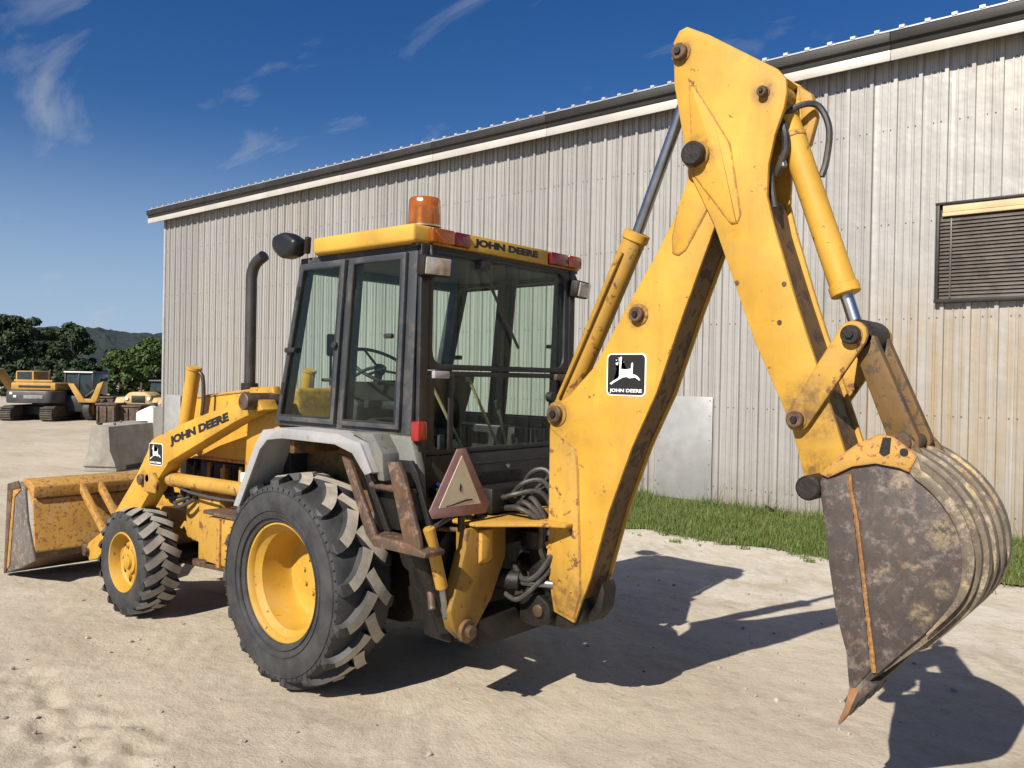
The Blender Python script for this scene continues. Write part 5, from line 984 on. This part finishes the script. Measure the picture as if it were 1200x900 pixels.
# second excavator, mostly outside the frame
e2 = thing("excavator", "dark cab corner of another machine cut off by the left edge of the photo", "excavator", (34.0, -7.5, 0), RZ)
B1("track", M_track, e2, (-0.3, 0, 0.34), (0.5, 3.4, 0.68), 0.1); B1("track", M_track, e2, (-2.0, 0, 0.34), (0.5, 3.4, 0.68), 0.1); B1("body", M_farY, e2, (-1.1, 0.1, 1.1), (2.4, 2.6, 0.8), 0.1)
c2_ = B1("cab", M_farB, e2, (0.0, 0.4, 1.85), (0.9, 1.4, 1.2), 0.08); B1("cab_roof", M_farW, c2_, (0.0, 0.4, 2.48), (0.95, 1.45, 0.06), 0.01); B1("cab_window", M_farGl, c2_, (0.0, -0.305, 2.05), (0.7, 0.02, 0.6), 0.004); P1("boom", M_farY, e2, [(1.2, 1.0), (2.4, 2.0), (3.6, 2.05), (4.6, 1.1), (4.4, 1.0), (3.5, 1.75), (2.5, 1.72), (1.5, 0.8)], -1.2, -0.9, 'X', 0.02)

# black cabbed loader with yellow arms
ld = thing("wheel_loader", "wheel loader with tall dark glass cab and raised yellow arms", "loader", (31.6, -10.95, 0), RZ)
P1("body", M_farB, ld, [(-0.60, 0.35), (0.55, 0.35), (0.55, 0.98), (-0.60, 1.02)], -1.2, 1.2, 'Y', 0.05)
for x in (-0.72, 0.62):
    for y in (-0.8, 0.8):
        bm = NB(); lathe(bm, [(-0.16, 0.30), (-0.16, 0.42), (-0.12, 0.47), (0.12, 0.47), (0.16, 0.42), (0.16, 0.30)], seg=20, closed=True)
        for v in bm.verts: v.co = Vector((v.co.y + x, v.co.x + y, v.co.z + 0.47))
        t = obj("wheel", bm, M_rubber, ld); C1("rim", M_farY, t, (x - 0.06, y, 0.47), (x + 0.06, y, 0.47), 0.30)
cb = P1("cab", M_farGl, ld, [(-0.58, 1.0), (0.52, 1.0), (0.56, 1.90), (-0.60, 1.90)], -0.55, 0.75, 'Y', 0.02); B1("cab_roof", M_farG, cb, (-0.02, 0.1, 1.955), (1.24, 1.45, 0.09), 0.02); B1("roof_edge", M_farW, cb, (-0.02, -0.63, 1.965), (1.20, 0.02, 0.05), 0.004)
for x in (-0.59, -0.03, 0.54): B1("cab_post", M_farB, cb, (x, -0.56, 1.45), (0.07, 0.05, 0.90), 0.006)
for x, dx in ((0.05, 0.45), (1.25, -0.32)): P1("lift_arm", M_farY, ld, [(x - 0.13, 1.50), (x + 0.12, 1.50 if dx > 0 else 1.62), (x + dx + 0.16, 0.80), (x + dx - 0.12, 0.74)], -1.35, -1.22, 'Y', 0.02)
B1("arm_crosstube", M_farY, ld, (0.70, -1.28, 0.82), (0.7, 0.12, 0.16), 0.02); C1("arm_ram", M_farRust, ld, (0.2, -1.1, 0.7), (0.9, -1.1, 1.25), 0.05)

# rusty bins and racks
for i, (x, y, w_, h_, d_, lab) in enumerate(((30.9, -11.45, 1.5, 0.95, 1.2, "low dark rusty scrap bin beside the loader with raised yellow arms"), (27.6, -10.2, 0.72, 0.78, 0.8, "small rusty steel box standing in front of the scrap bin"), (27.3, -10.9, 0.95, 0.70, 0.9, "dark rusty crate of parts below the beige machine"))):
    t = thing("scrap_bin", lab, "bin", (x, y, 0), RZ)
    B1("bin_body", M_farRust, t, (0, 0, h_*0.5 + 0.03), (w_, d_, h_*0.9), 0.02); B1("bin_rim", M_farRust, t, (0, 0, h_*0.95 + 0.045), (w_ + 0.08, d_ + 0.08, 0.07), 0.01)
    for q in (-1, 0, 1): B1("bin_rib", M_farRust, t, (q*w_*0.42, -d_/2 - 0.025, h_*0.47), (0.07, 0.05, h_*0.86), 0.008)
    for q in (-1, 1): B1("bin_leg", M_farRust, t, (q*w_*0.4, 0, 0.02), (0.1, d_*0.9, 0.06), 0.004)

# beige loader
bl = thing("beige_loader", "dusty beige loader with dark cab at the corner of the metal building", "loader", (28.7, -12.3, 0), RZ); bl.scale = (0.86, 0.86, 0.86)
for x in (-0.75, 0.75):
    for y in (-0.9, 0.9):
        bm = NB(); lathe(bm, [(-0.18, 0.30), (-0.18, 0.48), (-0.13, 0.55), (0.13, 0.55), (0.18, 0.48), (0.18, 0.30)], seg=20, closed=True)
        for v in bm.verts: v.co = Vector((v.co.y + x, v.co.x + y, v.co.z + 0.55))
        t = obj("wheel", bm, M_rubber, bl); C1("rim", M_farBei, t, (x - 0.08, y, 0.55), (x + 0.08, y, 0.55), 0.33)
P1("frame", M_farRust, bl, [(-0.6, 0.35), (0.6, 0.35), (0.6, 0.85), (-0.6, 0.85)], -1.3, 1.3, 'Y', 0.04)
P1("engine_hood", M_farBei, bl, rounded([(-0.66, 0.86), (0.62, 0.86), (0.58, 1.25), (0.30, 1.42), (-0.40, 1.42), (-0.66, 1.20)], 0.1), -1.35, -0.1, 'Y', 0.06)
B1("grille", M_farB, bl, (0.0, -1.36, 1.10), (0.62, 0.03, 0.32), 0.01)
for x in (-0.85, 0.85): P1("fender", M_farBei, bl, rounded([(-1.5, 0.85), (-1.2, 1.16), (-0.5, 1.18), (-0.2, 0.9), (-0.3, 0.86), (-0.55, 1.10), (-1.15, 1.08), (-1.4, 0.82)], 0.05), x - 0.22, x + 0.22, 'X', 0.01)
cb = P1("cab", M_farGl, bl, [(-0.10, 1.40), (0.95, 1.40), (0.90, 1.90), (0.0, 1.90)], 0.0, 1.0, 'Y', 0.03); B1("cab_roof", M_farG, cb, (0.45, 0.5, 1.94), (1.1, 1.2, 0.08), 0.03)
C1("exhaust_stack", M_farRust, bl, (-0.2, -0.6, 1.40), (-0.2, -0.6, 1.85), 0.05, seg=10); C1("headlight", M_farW, bl, (-0.52, -1.36, 1.12), (-0.52, -1.40, 1.12), 0.08, seg=14); C1("headlight", M_farW, bl, (0.48, -1.36, 1.12), (0.48, -1.40, 1.12), 0.08, seg=14)
P1("bucket", M_farBei, bl, [(-1.1, 0.1), (1.1, 0.1), (1.1, 0.75), (-1.1, 0.75)], 1.8, 2.5, 'Y', 0.03)

# ------------------------------------------------------------------ trees: trunk, limbs and a crown of leaf clumps
def leaf_mat(name, a, bcol):
    m, nt, b, p = mat_base(name)
    c = mixc(nt, ramp(nt, noise(nt, p, 0.7, 4), 0.3, 0.7), a, bcol); c = mixc(nt, ramp(nt, noise(nt, p, 6, 2), 0.5, 0.8), c, [x*1.5 for x in bcol])
    L(nt, c, b.inputs['Base Color']); b.inputs['Roughness'].default_value = 0.6; b.inputs['Specular IOR Level'].default_value = 0.25; return m
M_leaf = leaf_mat("dark_green_leaves", (0.018, 0.032, 0.014), (0.034, 0.052, 0.020)); M_leaf2 = leaf_mat("green_leaves", (0.035, 0.062, 0.014), (0.062, 0.095, 0.022))
M_bark = plain("grey_bark", (0.085, 0.068, 0.050), 0.9, 0, 0.4, 5, bmp=0.5, bscale=12, bdist=0.05)
def tree(label, at, hgt, rad, mat, seed, base=0.12, nclump=46, leaf=0.17, nleaf=300, group=None):
    hgt *= 0.83; rad *= 0.86; nleaf = int(nleaf*0.8)
    rg = random.Random(seed); t = thing("tree", label, "tree", (at[0], at[1], 0), rg.uniform(0, 6), group)
    bm = NB(); tube(bm, [(0, 0, -0.1), (0.03*hgt*0.3, 0, hgt*0.22), (0.0, 0.03*hgt, hgt*0.5), (0.02*hgt, 0.01*hgt, hgt*0.82)], [0.045*hgt*0.6, 0.035*hgt*0.6, 0.022*hgt*0.6, 0.006*hgt], 9)
    cl = []
    for k in range(nclump):
        u = rg.uniform(0, 6.283); zq = base + (1 - base)*rg.random()**0.85; env = math.sin(math.pi*min(1, max(0, (zq - base*0.5)/(1.02 - base*0.5)))**0.8)**0.65
        rr = rad*env*math.sqrt(rg.uniform(0.12, 1))*rg.uniform(0.75, 1.12); c = Vector((rr*math.cos(u), rr*math.sin(u), hgt*zq*0.93)); cl.append((c, rad*rg.uniform(0.14, 0.33)))
        if k % 3 == 0: tube(bm, [(0.01*hgt, 0.01*hgt, max(0.12*hgt, c.z*0.62)), (c.x*0.5, c.y*0.5, c.z*0.86), c], [0.012*hgt, 0.008*hgt, 0.003*hgt], 5)
    obj("trunk", bm, M_bark, t, 0)
    vs = []; fs = []
    for c, r_ in cl:
        for q in range(nleaf):
            v = Vector((rg.gauss(0, 1), rg.gauss(0, 1), rg.gauss(0, 1))).normalized()*r_*rg.random()**0.4; v.z *= 0.72; p0 = c + v
            if p0.z < 0.1: p0.z = 0.1 + rg.random()*0.3
            n_ = (v.normalized() + Vector((rg.uniform(-1, 1), rg.uniform(-1, 1), rg.uniform(-0.2, 1.3)))).normalized(); a_, b_ = basis(n_); s = leaf*rg.uniform(0.6, 1.3); an = rg.uniform(0, 6.28)
            a2 = a_*math.cos(an) + b_*math.sin(an); b2 = n_.cross(a2); k = len(vs)
            vs.extend([p0 - a2*s, p0 + b2*s*0.5, p0 + a2*s, p0 - b2*s*0.5]); fs.append((k, k + 1, k + 2, k + 3))
    me = bpy.data.meshes.new("crown"); me.from_pydata([tuple(v) for v in vs], [], fs); me.materials.append(mat); o = bpy.data.objects.new("crown", me); COL.objects.link(o); o.parent = t; return t
def far_at(px, dist):                                                     # a bearing from the yard's viewpoint, for planting
    v = dv*1.0 + rv*((px - 600)/980.0); v.z = 0; v.normalize(); return (CAM.x + v.x*dist, CAM.y + v.y*dist)
tree("tall dark tree with the broad crown at the left edge of the yard", far_at(8, 84), 8.2, 3.6, M_leaf, 1, nclump=60)
tree("dark tree between the broad left one and the leaning dark one", far_at(42, 92), 8.6, 2.9, M_leaf, 2, nclump=50)
tree("tallest dark tree standing beside the dark glass cab", far_at(86, 80), 7.4, 2.4, M_leaf, 3, nclump=52)
tree("thin dark tree in the gap left of the tallest dark tree", far_at(66, 100), 7.2, 2.6, M_leaf, 4)
tree("small bright green tree behind the yellow arms", far_at(70, 86), 5.6, 1.6, M_leaf2, 5, nclump=30)
tree("round bright green bushy tree left of the building corner", far_at(140, 72), 4.6, 2.2, M_leaf2, 6, base=0.02, nclump=48)
tree("tall bright green bush right against the building corner", far_at(180, 76), 5.9, 2.7, M_leaf2, 7, base=0.02, nclump=56)
tree("mid green bush behind the round bright green tree", far_at(160, 90), 5.4, 2.4, M_leaf2, 8, base=0.02)
tree("low dark bush at the foot of the dark trees", far_at(28, 70), 3.2, 2.6, M_leaf, 9, base=0.02, nclump=40)
tree("low dark bush behind the dark glass cab", far_at(96, 74), 3.4, 2.3, M_leaf, 10, base=0.02, nclump=40)
tree("dark tree just beyond the left edge of the photo", far_at(-40, 80), 7.5, 3.2, M_leaf, 12)
